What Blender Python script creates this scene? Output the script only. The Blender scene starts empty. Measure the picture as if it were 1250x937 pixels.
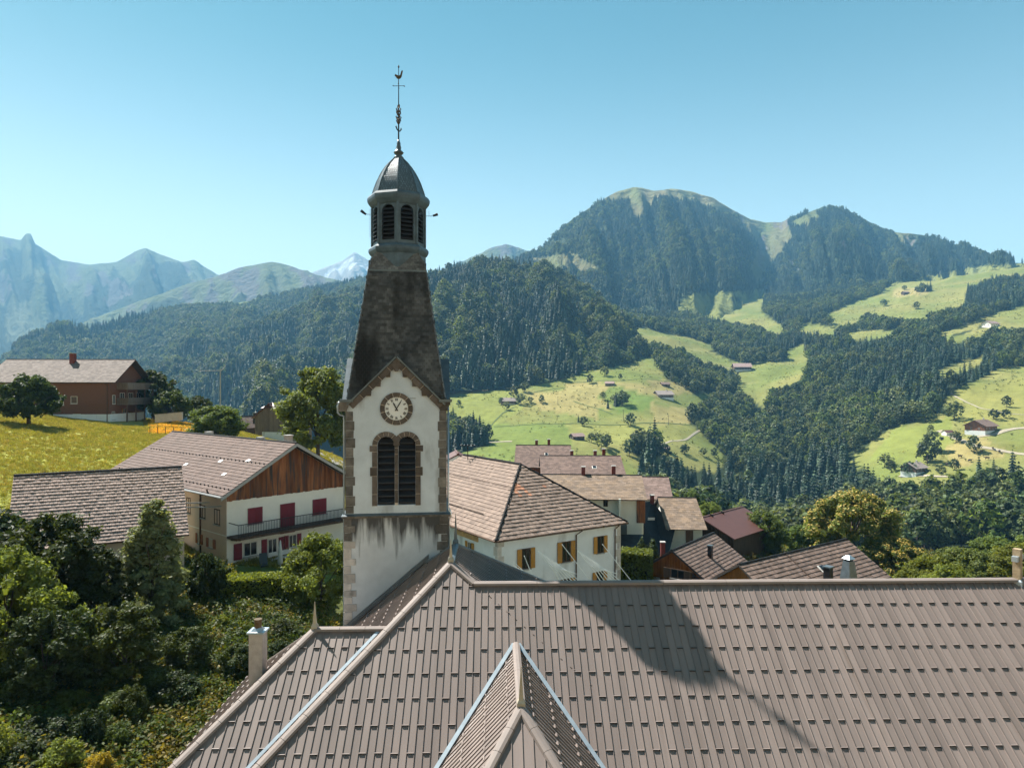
import bpy, math, random
import numpy as np
from mathutils import Vector, Matrix, noise as mnoise
R = math.radians
S = bpy.context.scene
COL = S.collection
PXW, F, HY = 1250.0, 833.0, 474.0        # photograph: width, focal length in pixels, row of the horizon

# ------------------------------------------------------------------ camera
cd = bpy.data.cameras.new('camera'); cam = bpy.data.objects.new('camera', cd); COL.objects.link(cam)
cam.location = (0, 0, 0); cam.rotation_euler = (R(90), 0, 0)
cd.sensor_fit = 'HORIZONTAL'; cd.sensor_width = 36; cd.lens = 36*F/PXW
cd.shift_y = (HY-468.5)/PXW; cd.clip_start = .3; cd.clip_end = 60000
S.camera = cam

# ------------------------------------------------------------------ light
SUN_AZ, SUN_EL = R(50), R(52.2)           # the sun stands behind the tower, to the left
sdir = Vector((-math.sin(SUN_AZ)*math.cos(SUN_EL), math.cos(SUN_AZ)*math.cos(SUN_EL), math.sin(SUN_EL)))
w = bpy.data.worlds.new('World'); S.world = w; w.use_nodes = True
nt = w.node_tree; nt.nodes.clear()
sky = nt.nodes.new('ShaderNodeTexSky'); sky.sky_type = 'NISHITA'; sky.sun_disc = False
sky.sun_elevation = SUN_EL; sky.sun_rotation = -SUN_AZ
sky.altitude = 900; sky.air_density = 1.6; sky.dust_density = .7; sky.ozone_density = 2.0
tint = nt.nodes.new('ShaderNodeMix'); tint.data_type = 'RGBA'; tint.blend_type = 'MULTIPLY'
tint.inputs['Factor'].default_value = 1; tint.inputs[7].default_value = (.80, .99, .93, 1)
bg = nt.nodes.new('ShaderNodeBackground'); bg.inputs['Strength'].default_value = .050
wo = nt.nodes.new('ShaderNodeOutputWorld')
tcw = nt.nodes.new('ShaderNodeTexCoord'); sx = nt.nodes.new('ShaderNodeSeparateXYZ'); mrw = nt.nodes.new('ShaderNodeMapRange'); mrw.interpolation_type = 'SMOOTHSTEP'
mrw.inputs[1].default_value = .0; mrw.inputs[2].default_value = .52
band = nt.nodes.new('ShaderNodeMix'); band.data_type = 'RGBA'        # pale summer horizon, deeper blue overhead
band.inputs[6].default_value = (2.05, 1.6, 1.17, 1); band.inputs[7].default_value = (.40, .68, .56, 1)
nt.links.new(tcw.outputs['Generated'], sx.inputs[0]); nt.links.new(sx.outputs[2], mrw.inputs[0]); nt.links.new(mrw.outputs[0], band.inputs[0]); nt.links.new(band.outputs[2], tint.inputs[7])
nt.links.new(sky.outputs[0], tint.inputs[6]); nt.links.new(tint.outputs[2], bg.inputs['Color']); nt.links.new(bg.outputs[0], wo.inputs[0])
sl = bpy.data.lights.new('sun', 'SUN'); sun = bpy.data.objects.new('sun', sl); COL.objects.link(sun)
sl.energy = 5.0; sl.angle = R(.5); sl.color = (1, .955, .88)
sun.rotation_euler = sdir.to_track_quat('Z', 'Y').to_euler()
S.view_settings.view_transform = 'Standard'; S.view_settings.look = 'None'
S.view_settings.exposure = 1.58; S.view_settings.gamma = 1; S.view_settings.use_curve_mapping = False
S.cycles.use_denoising = True; S.cycles.denoising_prefilter = 'ACCURATE'; S.cycles.max_bounces = 6; S.cycles.diffuse_bounces = 3
S.cycles.transmission_bounces = 3; S.cycles.transparent_max_bounces = 8; S.cycles.volume_bounces = 0
S.cycles.use_adaptive_sampling = True; S.cycles.adaptive_threshold = .02
S.cycles.sample_clamp_indirect = 4

# ------------------------------------------------------------------ helpers
rnd = random.Random(7)
nrg = np.random.default_rng(7)
def at(px, py, D):                         # a pixel of the photograph at depth D as a point of the place
    return Vector(((px-625)/F*D, D, (HY-py)/F*D))
def pix(x, y, z): return 625+F*x/y, HY-F*z/y

class MB:
    def __init__(s): s.v=[]; s.f=[]; s.m=[]; s.t=[]
    def quad(s, a, b, c, d, m=0, t=1.0):
        n=len(s.v); s.v+= [tuple(a),tuple(b),tuple(c),tuple(d)]; s.f.append((n,n+1,n+2,n+3)); s.m.append(m); s.t.append(t)
    def tri(s, a, b, c, m=0, t=1.0):
        n=len(s.v); s.v+= [tuple(a),tuple(b),tuple(c)]; s.f.append((n,n+1,n+2)); s.m.append(m); s.t.append(t)
    def poly(s, pts, m=0, t=1.0):
        n=len(s.v); s.v+=[tuple(p) for p in pts]; s.f.append(tuple(range(n,n+len(pts)))); s.m.append(m); s.t.append(t)
    def hexa(s, p, m=0, t=1.0):            # 8 points: bottom ring 0-3 (ccw from above), top ring 4-7
        n=len(s.v); s.v+=[tuple(q) for q in p]
        for f in ((3,2,1,0),(4,5,6,7),(0,1,5,4),(1,2,6,5),(2,3,7,6),(3,0,4,7)):
            s.f.append(tuple(n+i for i in f)); s.m.append(m); s.t.append(t)
    def box(s, x0,x1,y0,y1,z0,z1, m=0, t=1.0):
        s.hexa([(x0,y0,z0),(x1,y0,z0),(x1,y1,z0),(x0,y1,z0),(x0,y0,z1),(x1,y0,z1),(x1,y1,z1),(x0,y1,z1)],m,t)
    def obox(s, O, A, B, C, m=0, t=1.0):   # corner and three edge vectors
        O,A,B,C=Vector(O),Vector(A),Vector(B),Vector(C)
        s.hexa([O,O+A,O+A+B,O+B,O+C,O+A+C,O+A+B+C,O+B+C],m,t)
    def prism(s, pts, d, m=0, t=1.0):      # planar outline extruded by d
        d=Vector(d); pts=[Vector(p) for p in pts]; n=len(pts); k=len(s.v)
        s.v+=[tuple(p) for p in pts]+[tuple(p+d) for p in pts]
        s.f.append(tuple(range(k+n-1,k-1,-1))); s.f.append(tuple(range(k+n,k+2*n)))
        for i in range(n):
            j=(i+1)%n; s.f.append((k+i,k+j,k+n+j,k+n+i))
        s.m+=[m]*(n+2); s.t+=[t]*(n+2)
    def tube(s, pts, rad, n=6, m=0, cap=True, t=1.0):
        pts=[Vector(p) for p in pts]; k=len(s.v)
        if not hasattr(rad,'__len__'): rad=[rad]*len(pts)
        for i,p in enumerate(pts):
            d=(pts[min(i+1,len(pts)-1)]-pts[max(i-1,0)]).normalized()
            a=d.cross(Vector((0,0,1)) if abs(d.z)<.9 else Vector((1,0,0))).normalized(); b=d.cross(a)
            for j in range(n):
                th=2*math.pi*j/n; s.v.append(tuple(p+(a*math.cos(th)+b*math.sin(th))*rad[i]))
        for i in range(len(pts)-1):
            for j in range(n):
                q=(j+1)%n; s.f.append((k+i*n+j,k+i*n+q,k+(i+1)*n+q,k+(i+1)*n+j)); s.m.append(m); s.t.append(t)
        if cap:
            s.f.append(tuple(k+j for j in range(n))[::-1]); s.f.append(tuple(k+(len(pts)-1)*n+j for j in range(n)))
            s.m+=[m,m]; s.t+=[t,t]
    def lathe(s, prof, n=8, c=(0,0), a0=0.0, m=0, cap=True):   # prof: (radius, z)
        k=len(s.v)
        for r,z in prof:
            for j in range(n):
                th=a0+2*math.pi*j/n; s.v.append((c[0]+r*math.cos(th),c[1]+r*math.sin(th),z))
        for i in range(len(prof)-1):
            for j in range(n):
                q=(j+1)%n; s.f.append((k+i*n+j,k+i*n+q,k+(i+1)*n+q,k+(i+1)*n+j)); s.m.append(m); s.t.append(1.0)
        if cap:
            s.f.append(tuple(k+j for j in range(n))[::-1]); s.f.append(tuple(k+(len(prof)-1)*n+j for j in range(n)))
            s.m+=[m,m]; s.t+=[1.,1.]
    def mesh(s, name, mats, smooth=False):
        me=bpy.data.meshes.new(name); me.from_pydata(s.v,[],s.f)
        for q in (mats if isinstance(mats,(list,tuple)) else [mats]): me.materials.append(q)
        if any(s.m): me.polygons.foreach_set('material_index',s.m)
        if any(x!=1.0 for x in s.t):
            at_=me.attributes.new('tint','FLOAT','FACE'); at_.data.foreach_set('value',s.t)
        if smooth: me.polygons.foreach_set('use_smooth',[True]*len(s.f))
        me.update(); return me
    def build(s, name, mats, parent=None, smooth=False, world=False, kind=None, label=None):
        if world and parent is not None:   # points were given in the place's coordinates
            im=parent_matrix(parent).inverted(); s.v=[tuple(im@Vector(p)) for p in s.v]
        o=bpy.data.objects.new(name, s.mesh(name,mats,smooth)); COL.objects.link(o)
        if parent is not None: o.parent=parent
        if kind: o['kind']=kind
        if label: o['label']=label
        return o
def parent_matrix(o):
    m=o.matrix_basis.copy()
    while o.parent: o=o.parent; m=o.matrix_basis@m
    return m
def tag(o, label, cat, group=None, kind=None):
    o['label']=label; o['category']=cat
    if group: o['group']=group
    if kind: o['kind']=kind
    return o
def thing(name, label, cat, loc=(0,0,0), rotz=0, group=None):
    o=bpy.data.objects.new(name,None); COL.objects.link(o); o.location=loc; o.rotation_euler=(0,0,rotz)
    o.empty_display_size=.5
    return tag(o,label,cat,group)
def link_mesh(name, me, parent=None, loc=(0,0,0), rot=(0,0,0), scale=(1,1,1)):
    o=bpy.data.objects.new(name,me); COL.objects.link(o); o.location=loc; o.rotation_euler=rot; o.scale=scale
    if parent is not None: o.parent=parent
    return o
def np_mesh(name, verts, faces, mats, tint=None, smooth=False, midx=None):   # faces: (n,3) or (n,4) array
    me=bpy.data.meshes.new(name); verts=np.asarray(verts,np.float32); faces=np.asarray(faces,np.int32); k=faces.shape[1]
    me.vertices.add(len(verts)); me.vertices.foreach_set('co',verts.ravel())
    me.loops.add(faces.size); me.loops.foreach_set('vertex_index',faces.ravel())
    me.polygons.add(len(faces)); me.polygons.foreach_set('loop_start',np.arange(0,faces.size,k,dtype=np.int32))
    for q in (mats if isinstance(mats,(list,tuple)) else [mats]): me.materials.append(q)
    if midx is not None: me.polygons.foreach_set('material_index',np.asarray(midx,np.int32))
    if tint is not None:
        a=me.attributes.new('tint','FLOAT','FACE'); a.data.foreach_set('value',np.asarray(tint,np.float32))
    me.polygons.foreach_set('use_smooth',np.full(len(faces),smooth)); me.update(calc_edges=True); me.validate(); return me

# ------------------------------------------------------------------ materials
def lin(c): return tuple(c)+(1.0,) if len(c)==3 else tuple(c)
def M(name, base, rough=.8, var=.2, scale=2.0, c2=None, bump=0.0, bscale=25.0, metal=0.0, spec=.3, tint=False, rand=0.0, stretch=None, streak=None, zband=None):
    m=bpy.data.materials.new(name); m.use_nodes=True; t=m.node_tree; N=t.nodes; L=t.links
    b=N['Principled BSDF']; b.inputs['Roughness'].default_value=rough; b.inputs['Metallic'].default_value=metal
    b.inputs['Specular IOR Level'].default_value=spec
    tc=N.new('ShaderNodeTexCoord'); co=tc.outputs['Object']
    if stretch:
        mp=N.new('ShaderNodeMapping'); mp.inputs['Scale'].default_value=stretch; L.new(co,mp.inputs[0]); co=mp.outputs[0]
    nz=N.new('ShaderNodeTexNoise'); nz.inputs['Scale'].default_value=scale; nz.inputs['Detail'].default_value=6; nz.inputs['Roughness'].default_value=.65
    L.new(co,nz.inputs['Vector'])
    mr=N.new('ShaderNodeMapRange'); mr.inputs[1].default_value=.3; mr.inputs[2].default_value=.7
    L.new(nz.outputs[0],mr.inputs[0])
    mx=N.new('ShaderNodeMix'); mx.data_type='RGBA'
    lo=[c*(1-var) for c in base]; hi=list(c2) if c2 else [min(1,c*(1+var)) for c in base]
    if c2: lo=list(base)
    mx.inputs[6].default_value=lin(lo); mx.inputs[7].default_value=lin(hi); L.new(mr.outputs[0],mx.inputs[0])
    out=mx.outputs[2]
    if tint:
        a=N.new('ShaderNodeAttribute'); a.attribute_name='tint'
        v=N.new('ShaderNodeMix'); v.data_type='RGBA'; v.blend_type='MULTIPLY'; v.inputs[0].default_value=1
        L.new(out,v.inputs[6]); L.new(a.outputs['Fac'],v.inputs[7]); out=v.outputs[2]
    if rand:
        oi=N.new('ShaderNodeObjectInfo'); r=N.new('ShaderNodeMapRange'); r.inputs[3].default_value=1-rand; r.inputs[4].default_value=1+rand
        L.new(oi.outputs['Random'],r.inputs[0]); v=N.new('ShaderNodeMix'); v.data_type='RGBA'; v.blend_type='MULTIPLY'; v.inputs[0].default_value=1
        L.new(out,v.inputs[6]); L.new(r.outputs[0],v.inputs[7]); out=v.outputs[2]
    if streak:                              # (colour, noise stretch, threshold lo, hi): stains with a shape of their own
        sc,st,lo_,hi_=streak
        mp=N.new('ShaderNodeMapping'); mp.inputs['Scale'].default_value=st; L.new(tc.outputs['Object'],mp.inputs[0])
        n2=N.new('ShaderNodeTexNoise'); n2.inputs['Scale'].default_value=1; n2.inputs['Detail'].default_value=5; L.new(mp.outputs[0],n2.inputs['Vector'])
        r=N.new('ShaderNodeMapRange'); r.inputs[1].default_value=lo_; r.inputs[2].default_value=hi_; L.new(n2.outputs[0],r.inputs[0])
        if zband:                           # wash stains hang below a ledge
            sp=N.new('ShaderNodeSeparateXYZ'); L.new(tc.outputs['Object'],sp.inputs[0]); zr=N.new('ShaderNodeMapRange'); zr.inputs[1].default_value=zband[0]; zr.inputs[2].default_value=zband[1]; zr.inputs[3].default_value=-.32; zr.inputs[4].default_value=.30; L.new(sp.outputs[2],zr.inputs[0])
            ad=N.new('ShaderNodeMath'); L.new(n2.outputs[0],ad.inputs[0]); L.new(zr.outputs[0],ad.inputs[1]); L.new(ad.outputs[0],r.inputs[0])
        v=N.new('ShaderNodeMix'); v.data_type='RGBA'; L.new(r.outputs[0],v.inputs[0]); L.new(out,v.inputs[6]); v.inputs[7].default_value=lin(sc); out=v.outputs[2]
    L.new(out,b.inputs['Base Color'])
    if bump:
        n3=N.new('ShaderNodeTexNoise'); n3.inputs['Scale'].default_value=bscale; n3.inputs['Detail'].default_value=5; L.new(co,n3.inputs['Vector'])
        bp=N.new('ShaderNodeBump'); bp.inputs['Strength'].default_value=bump; bp.inputs['Distance'].default_value=.03
        L.new(n3.outputs[0],bp.inputs['Height']); L.new(bp.outputs[0],b.inputs['Normal'])
    return m
def leafM(name, c, trans=.35, rand=.25, warm=None, rough=.55):
    m=bpy.data.materials.new(name); m.use_nodes=True; t=m.node_tree; N=t.nodes; L=t.links
    b=N['Principled BSDF']; b.inputs['Roughness'].default_value=rough; b.inputs['Specular IOR Level'].default_value=.16
    a=N.new('ShaderNodeAttribute'); a.attribute_name='tint'
    mx=N.new('ShaderNodeMix'); mx.data_type='RGBA'; wc=warm or (c[0]*1.55,c[1]*1.25,c[2]*.9)
    mx.inputs[6].default_value=lin(c); mx.inputs[7].default_value=lin(wc)
    oi=N.new('ShaderNodeObjectInfo'); L.new(oi.outputs['Random'],mx.inputs[0])
    r=N.new('ShaderNodeMapRange'); r.inputs[3].default_value=1-rand; r.inputs[4].default_value=1+rand
    ml=N.new('ShaderNodeMath'); ml.operation='MULTIPLY'; ml.inputs[1].default_value=7.31
    fr=N.new('ShaderNodeMath'); fr.operation='FRACT'
    L.new(oi.outputs['Random'],ml.inputs[0]); L.new(ml.outputs[0],fr.inputs[0]); L.new(fr.outputs[0],r.inputs[0])
    k=N.new('ShaderNodeMath'); k.operation='MULTIPLY'; L.new(r.outputs[0],k.inputs[0]); L.new(a.outputs['Fac'],k.inputs[1])
    v=N.new('ShaderNodeMix'); v.data_type='RGBA'; v.blend_type='MULTIPLY'; v.inputs[0].default_value=1
    L.new(mx.outputs[2],v.inputs[6]); L.new(k.outputs[0],v.inputs[7])
    L.new(v.outputs[2],b.inputs['Base Color'])
    tr=N.new('ShaderNodeBsdfTranslucent'); g=N.new('ShaderNodeMix'); g.data_type='RGBA'; g.blend_type='MULTIPLY'; g.inputs[0].default_value=1
    L.new(v.outputs[2],g.inputs[6]); g.inputs[7].default_value=(1.5,1.35,.6,1); L.new(g.outputs[2],tr.inputs[0])
    ms=N.new('ShaderNodeMixShader'); ms.inputs[0].default_value=trans
    L.new(b.outputs[0],ms.inputs[1]); L.new(tr.outputs[0],ms.inputs[2]); L.new(ms.outputs[0],N['Material Output'].inputs['Surface'])
    return m
def bricky(m, scale, w, h, dark=.25, depth=.6, off=.5, axis=None):
    # fine relief of slates too small to build one by one: joints of a brick pattern darken and sink
    t=m.node_tree; N=t.nodes; L=t.links; b=N['Principled BSDF']
    tc=N.new('ShaderNodeTexCoord'); co=tc.outputs['Object']
    if axis:
        mp=N.new('ShaderNodeMapping'); mp.inputs['Rotation'].default_value=axis; L.new(co,mp.inputs[0]); co=mp.outputs[0]
    br=N.new('ShaderNodeTexBrick'); br.inputs['Scale'].default_value=scale; br.offset=off
    br.inputs['Brick Width'].default_value=w; br.inputs['Row Height'].default_value=h; br.inputs['Mortar Size'].default_value=.025
    br.inputs['Color1'].default_value=(.62,.62,.62,1); br.inputs['Color2'].default_value=(1.3,1.3,1.3,1); br.inputs['Mortar'].default_value=(dark,dark,dark,1)
    L.new(co,br.inputs['Vector'])
    src=b.inputs['Base Color'].links[0].from_socket
    v=N.new('ShaderNodeMix'); v.data_type='RGBA'; v.blend_type='MULTIPLY'; v.inputs[0].default_value=1
    L.new(src,v.inputs[6]); L.new(br.outputs['Color'],v.inputs[7]); L.new(v.outputs[2],b.inputs['Base Color'])
    bp=N.new('ShaderNodeBump'); bp.inputs['Strength'].default_value=depth; bp.inputs['Distance'].default_value=.02; bp.invert=True
    L.new(br.outputs['Fac'],bp.inputs['Height']); L.new(bp.outputs[0],b.inputs['Normal'])
    return m

MAT=dict(
 metal_roof=M('metal_roof',(.19,.152,.135),.45,.14,.6,metal=.0,spec=.4,rand=.12,stretch=(2.5,.35,.35),streak=((.16,.125,.105),(3.0,.22,.22),.60,.80)),
 metal_cap=M('metal_cap',(.215,.178,.16),.6,.1,1,spec=.2),
 zinc=M('zinc',(.36,.42,.46),.4,.15,2,metal=.5,spec=.5),
 zinc_dark=M('zinc_dark',(.10,.125,.14),.42,.25,2.5,metal=.35,spec=.5),
 slate_dome=bricky(M('slate_dome',(.12,.14,.155),.4,.25,3,spec=.5),6,.8,.5,.3,.5),
 slate=bricky(M('slate',(.028,.024,.021),.7,.3,1.3,c2=(.15,.125,.10),streak=((.012,.011,.01),(1.1,1.1,.22),.48,.62)),4.6,.75,.48,.28,.9),
 plaster=M('plaster',(.57,.625,.675),.92,.10,1.2,bump=.25,bscale=30,streak=((.25,.25,.25),(1.2,1.2,.35),.58,.78)),
 plaster_low=M('plaster_low',(.58,.60,.62),.92,.12,1.0,bump=.2,bscale=25,streak=((.075,.075,.075),(3.2,3.2,.35),.50,.72),zband=(8.4,11.0)),
 stone_brown=M('stone_brown',(.115,.092,.075),.85,.35,3,bump=.4,bscale=20,rand=.3),
 stone_quoin=M('stone_quoin',(.07,.062,.054),.88,.45,2.5,c2=(.20,.18,.158),bump=.4,bscale=15,rand=.4),
 stone_light=M('stone_light',(.50,.45,.41),.88,.2,2.5,bump=.4,bscale=15,rand=.2,streak=((.13,.12,.12),(2,2,1),.58,.72)),
 stone_ledge=M('stone_ledge',(.20,.17,.14),.9,.4,5,c2=(.05,.045,.04),bump=.5,bscale=20),
 mortar=M('mortar',(.52,.44,.36),.9,.2,4),
 louvre=M('louvre',(.022,.024,.03),.55,.3,6,spec=.4),
 dark=M('inside_shade_black',(.01,.01,.012),.9,.1),  # near-black colour that stands in for the shade of unlit insides
 clock_white=M('clock_white',(.78,.78,.76),.5,.04,3),
 black=M('black_paint',(.012,.012,.014),.45,.1),
 iron=M('iron',(.03,.03,.034),.5,.3,8,metal=.4),
 gilt=M('weathered_brass',(.11,.075,.04),.45,.3,8,metal=.5),
 white_wall=M('white_wall',(.70,.715,.73),.9,.08,.8,bump=.12,bscale=20,streak=((.42,.42,.42),(.8,.8,.3),.6,.8)),
 cream_wall=M('cream_wall',(.62,.47,.37),.9,.07,.8,bump=.12,bscale=20),
 gable_white=M('gable_white',(.78,.74,.68),.9,.06,.8,bump=.12,bscale=20),
 village_wall=M('village_wall',(.62,.62,.56),.9,.06,.8),
 chalet_brown=M('chalet_brown',(.135,.06,.034),.8,.12,1.5,stretch=(1,1,8)),
 wood_red=M('wood_red',(.10,.026,.012),.75,.5,1.2,c2=(.30,.125,.05),rand=.35,stretch=(3,3,.4),streak=((.045,.04,.04),(4,4,.35),.50,.64)),
 wood_orange=M('wood_orange',(.33,.125,.03),.7,.35,1.5,rand=.2,stretch=(3,3,.5)),
 wood_dark=M('wood_dark',(.085,.05,.033),.8,.4,1.5,rand=.25,stretch=(4,4,.5)),
 wood_grey=M('wood_grey',(.14,.11,.09),.85,.3,1.5,rand=.2,stretch=(4,4,.5)),
 wood_pale=M('wood_pale',(.42,.27,.13),.7,.3,2,rand=.15),
 shutter_red=M('shutter_red',(.165,.014,.028),.55,.15,3,rand=.12),
 shutter_ochre=M('shutter_ochre',(.42,.20,.035),.55,.12,3,rand=.1),
 shutter_rust=M('shutter_rust',(.30,.10,.05),.6,.15,3,rand=.1),
 glass=M('window_glass',(.012,.014,.018),.12,.2,2,spec=.35),
 frame_white=M('frame_white',(.62,.60,.56),.6,.05),
 tile_barn=M('tile_barn',(.29,.215,.18),.85,.3,9,tint=True,bump=.3,bscale=14),
 tile_farm=M('tile_farm',(.125,.086,.072),.85,.25,1.4,tint=True,bump=.3,bscale=14),
 tile_house=M('tile_house',(.205,.15,.12),.85,.25,2.5,tint=True,bump=.3,bscale=14),
 tile_orange=M('tile_orange',(.36,.17,.10),.8,.2,3,tint=True),
 tile_dark=M('tile_dark',(.15,.103,.082),.8,.25,2,tint=True,bump=.2),
 roof_under=M('roof_under',(.06,.05,.045),.9,.2),
 roof_rusty=M('roof_rusty',(.20,.15,.115),.85,.25,1.6,c2=(.30,.205,.13),bump=.3,bscale=9,streak=((.22,.185,.17),(.9,.9,.9),.5,.7)),
 roof_brown=M('roof_brown',(.175,.115,.095),.85,.25,1.2,bump=.3,bscale=9),
 roof_pink=M('roof_pink',(.26,.18,.16),.85,.22,1,bump=.3,bscale=9),
 roof_grey=M('roof_grey',(.25,.205,.185),.85,.16,.9,bump=.3,bscale=9),
 roof_red=M('roof_red',(.10,.043,.034),.5,.12,1.2,spec=.4),
 roof_slate_dark=M('roof_slate_dark',(.035,.038,.042),.7,.3,2),
 chimney_red=M('chimney_red',(.13,.028,.022),.7,.2,3),
 render_grey=M('render_grey',(.40,.35,.31),.9,.15,4,bump=.3,bscale=30),
 steel=M('steel',(.55,.57,.60),.3,.1,3,metal=.8),
 white_wire=M('white_wire',(.80,.80,.78),.4,.05),
 cable_grey=M('cable_grey',(.30,.31,.31),.5,.1),
 bark=M('bark',(.075,.056,.042),.95,.35,4,stretch=(3,3,.6),bump=.5,bscale=8),
 asphalt=M('asphalt',(.23,.22,.215),.9,.15,1.2,bump=.2,bscale=40),
 track=M('track',(.30,.26,.19),.95,.15,.8),
 concrete=M('concrete',(.38,.37,.35),.9,.15,2),
 canvas=M('canvas',(.52,.50,.46),.9,.1,4),
 plastic_dark=M('plastic_dark',(.05,.06,.065),.5,.1),
 cross_stone=M('cross_stone',(.36,.27,.17),.85,.3,4,bump=.3,bscale=25),
 cow=M('cow_hide',(.045,.025,.018),.8,.3,3,rand=.4),
)
for k_,c_,v_ in (('roof_rusty',(.15,.115,.092),(.225,.155,.10)),('roof_brown',(.12,.08,.066),(.165,.112,.092)),('roof_pink',(.16,.108,.092),(.20,.14,.12)),('roof_grey',(.155,.127,.112),(.20,.165,.147)),('roof_red',(.15,.045,.038),(.19,.06,.05))):
    MAT[k_+'_t']=M(k_+'_tiles',c_,.85,.2,1.3,c2=v_,bump=.2,bscale=9,tint=True)
LEAF=dict(
 green=leafM('leaf_green',(.09,.135,.036),.45,warm=(.135,.165,.045)), mid=leafM('leaf_mid',(.05,.08,.021),.4), dark=leafM('leaf_dark',(.031,.05,.015),.35),
 bright=leafM('leaf_bright',(.098,.135,.03),.45), yellow=leafM('leaf_yellow',(.21,.185,.032),.42,.2), blueish=leafM('leaf_blueish',(.16,.195,.095),.42,.2),
 flower=leafM('leaf_flower',(.27,.235,.075),.25,.1), olive=leafM('leaf_olive',(.115,.11,.025),.4,.3), rust=leafM('leaf_rust',(.25,.15,.04),.35,.25),
 conifer=leafM('leaf_conifer',(.023,.048,.028),.1,.35,warm=(.045,.075,.036)), wood=leafM('leaf_wood',(.053,.086,.037),.28,.45,warm=(.115,.13,.05)), 
 hedge=leafM('leaf_hedge',(.15,.19,.028),.42,.15), grass=leafM('leaf_grass',(.205,.22,.045),.36,.3,warm=(.29,.245,.075)),
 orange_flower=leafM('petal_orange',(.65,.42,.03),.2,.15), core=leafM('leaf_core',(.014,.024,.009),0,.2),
)
# ------------------------------------------------------------------ noise and polygons
_tab=np.random.default_rng(11).random((256,256)).astype(np.float32)
def vn(x,y,seed=0):
    x=np.asarray(x,float)+seed*17.3; y=np.asarray(y,float)+seed*9.1
    xi=np.floor(x).astype(int); yi=np.floor(y).astype(int); fx=x-xi; fy=y-yi
    fx=fx*fx*(3-2*fx); fy=fy*fy*(3-2*fy); a=xi&255; b=yi&255; a1=(xi+1)&255; b1=(yi+1)&255
    return (_tab[a,b]*(1-fx)+_tab[a1,b]*fx)*(1-fy)+(_tab[a,b1]*(1-fx)+_tab[a1,b1]*fx)*fy
def fbm(x,y,seed=0,o=5,g=.5):
    s=0; k=1.0; n=0
    for i in range(o):
        s=s+k*(vn(np.asarray(x)*2**i,np.asarray(y)*2**i,seed+i*3)*2-1); n+=k; k*=g
    return s/n
def inpoly(px,py,poly):
    px=np.asarray(px); py=np.asarray(py); r=np.zeros(px.shape,bool); j=len(poly)-1
    for i in range(len(poly)):
        xi,yi=poly[i]; xj,yj=poly[j]
        c=((yi>py)!=(yj>py)); d=(yj-yi) if yj!=yi else 1e-9
        r^=c&(px<(xj-xi)*(py-yi)/d+xi); j=i
    return r
def inany(px,py,polys):
    r=np.zeros(np.asarray(px).shape,bool)
    for p in polys: r|=inpoly(px,py,p)
    return r

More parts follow.
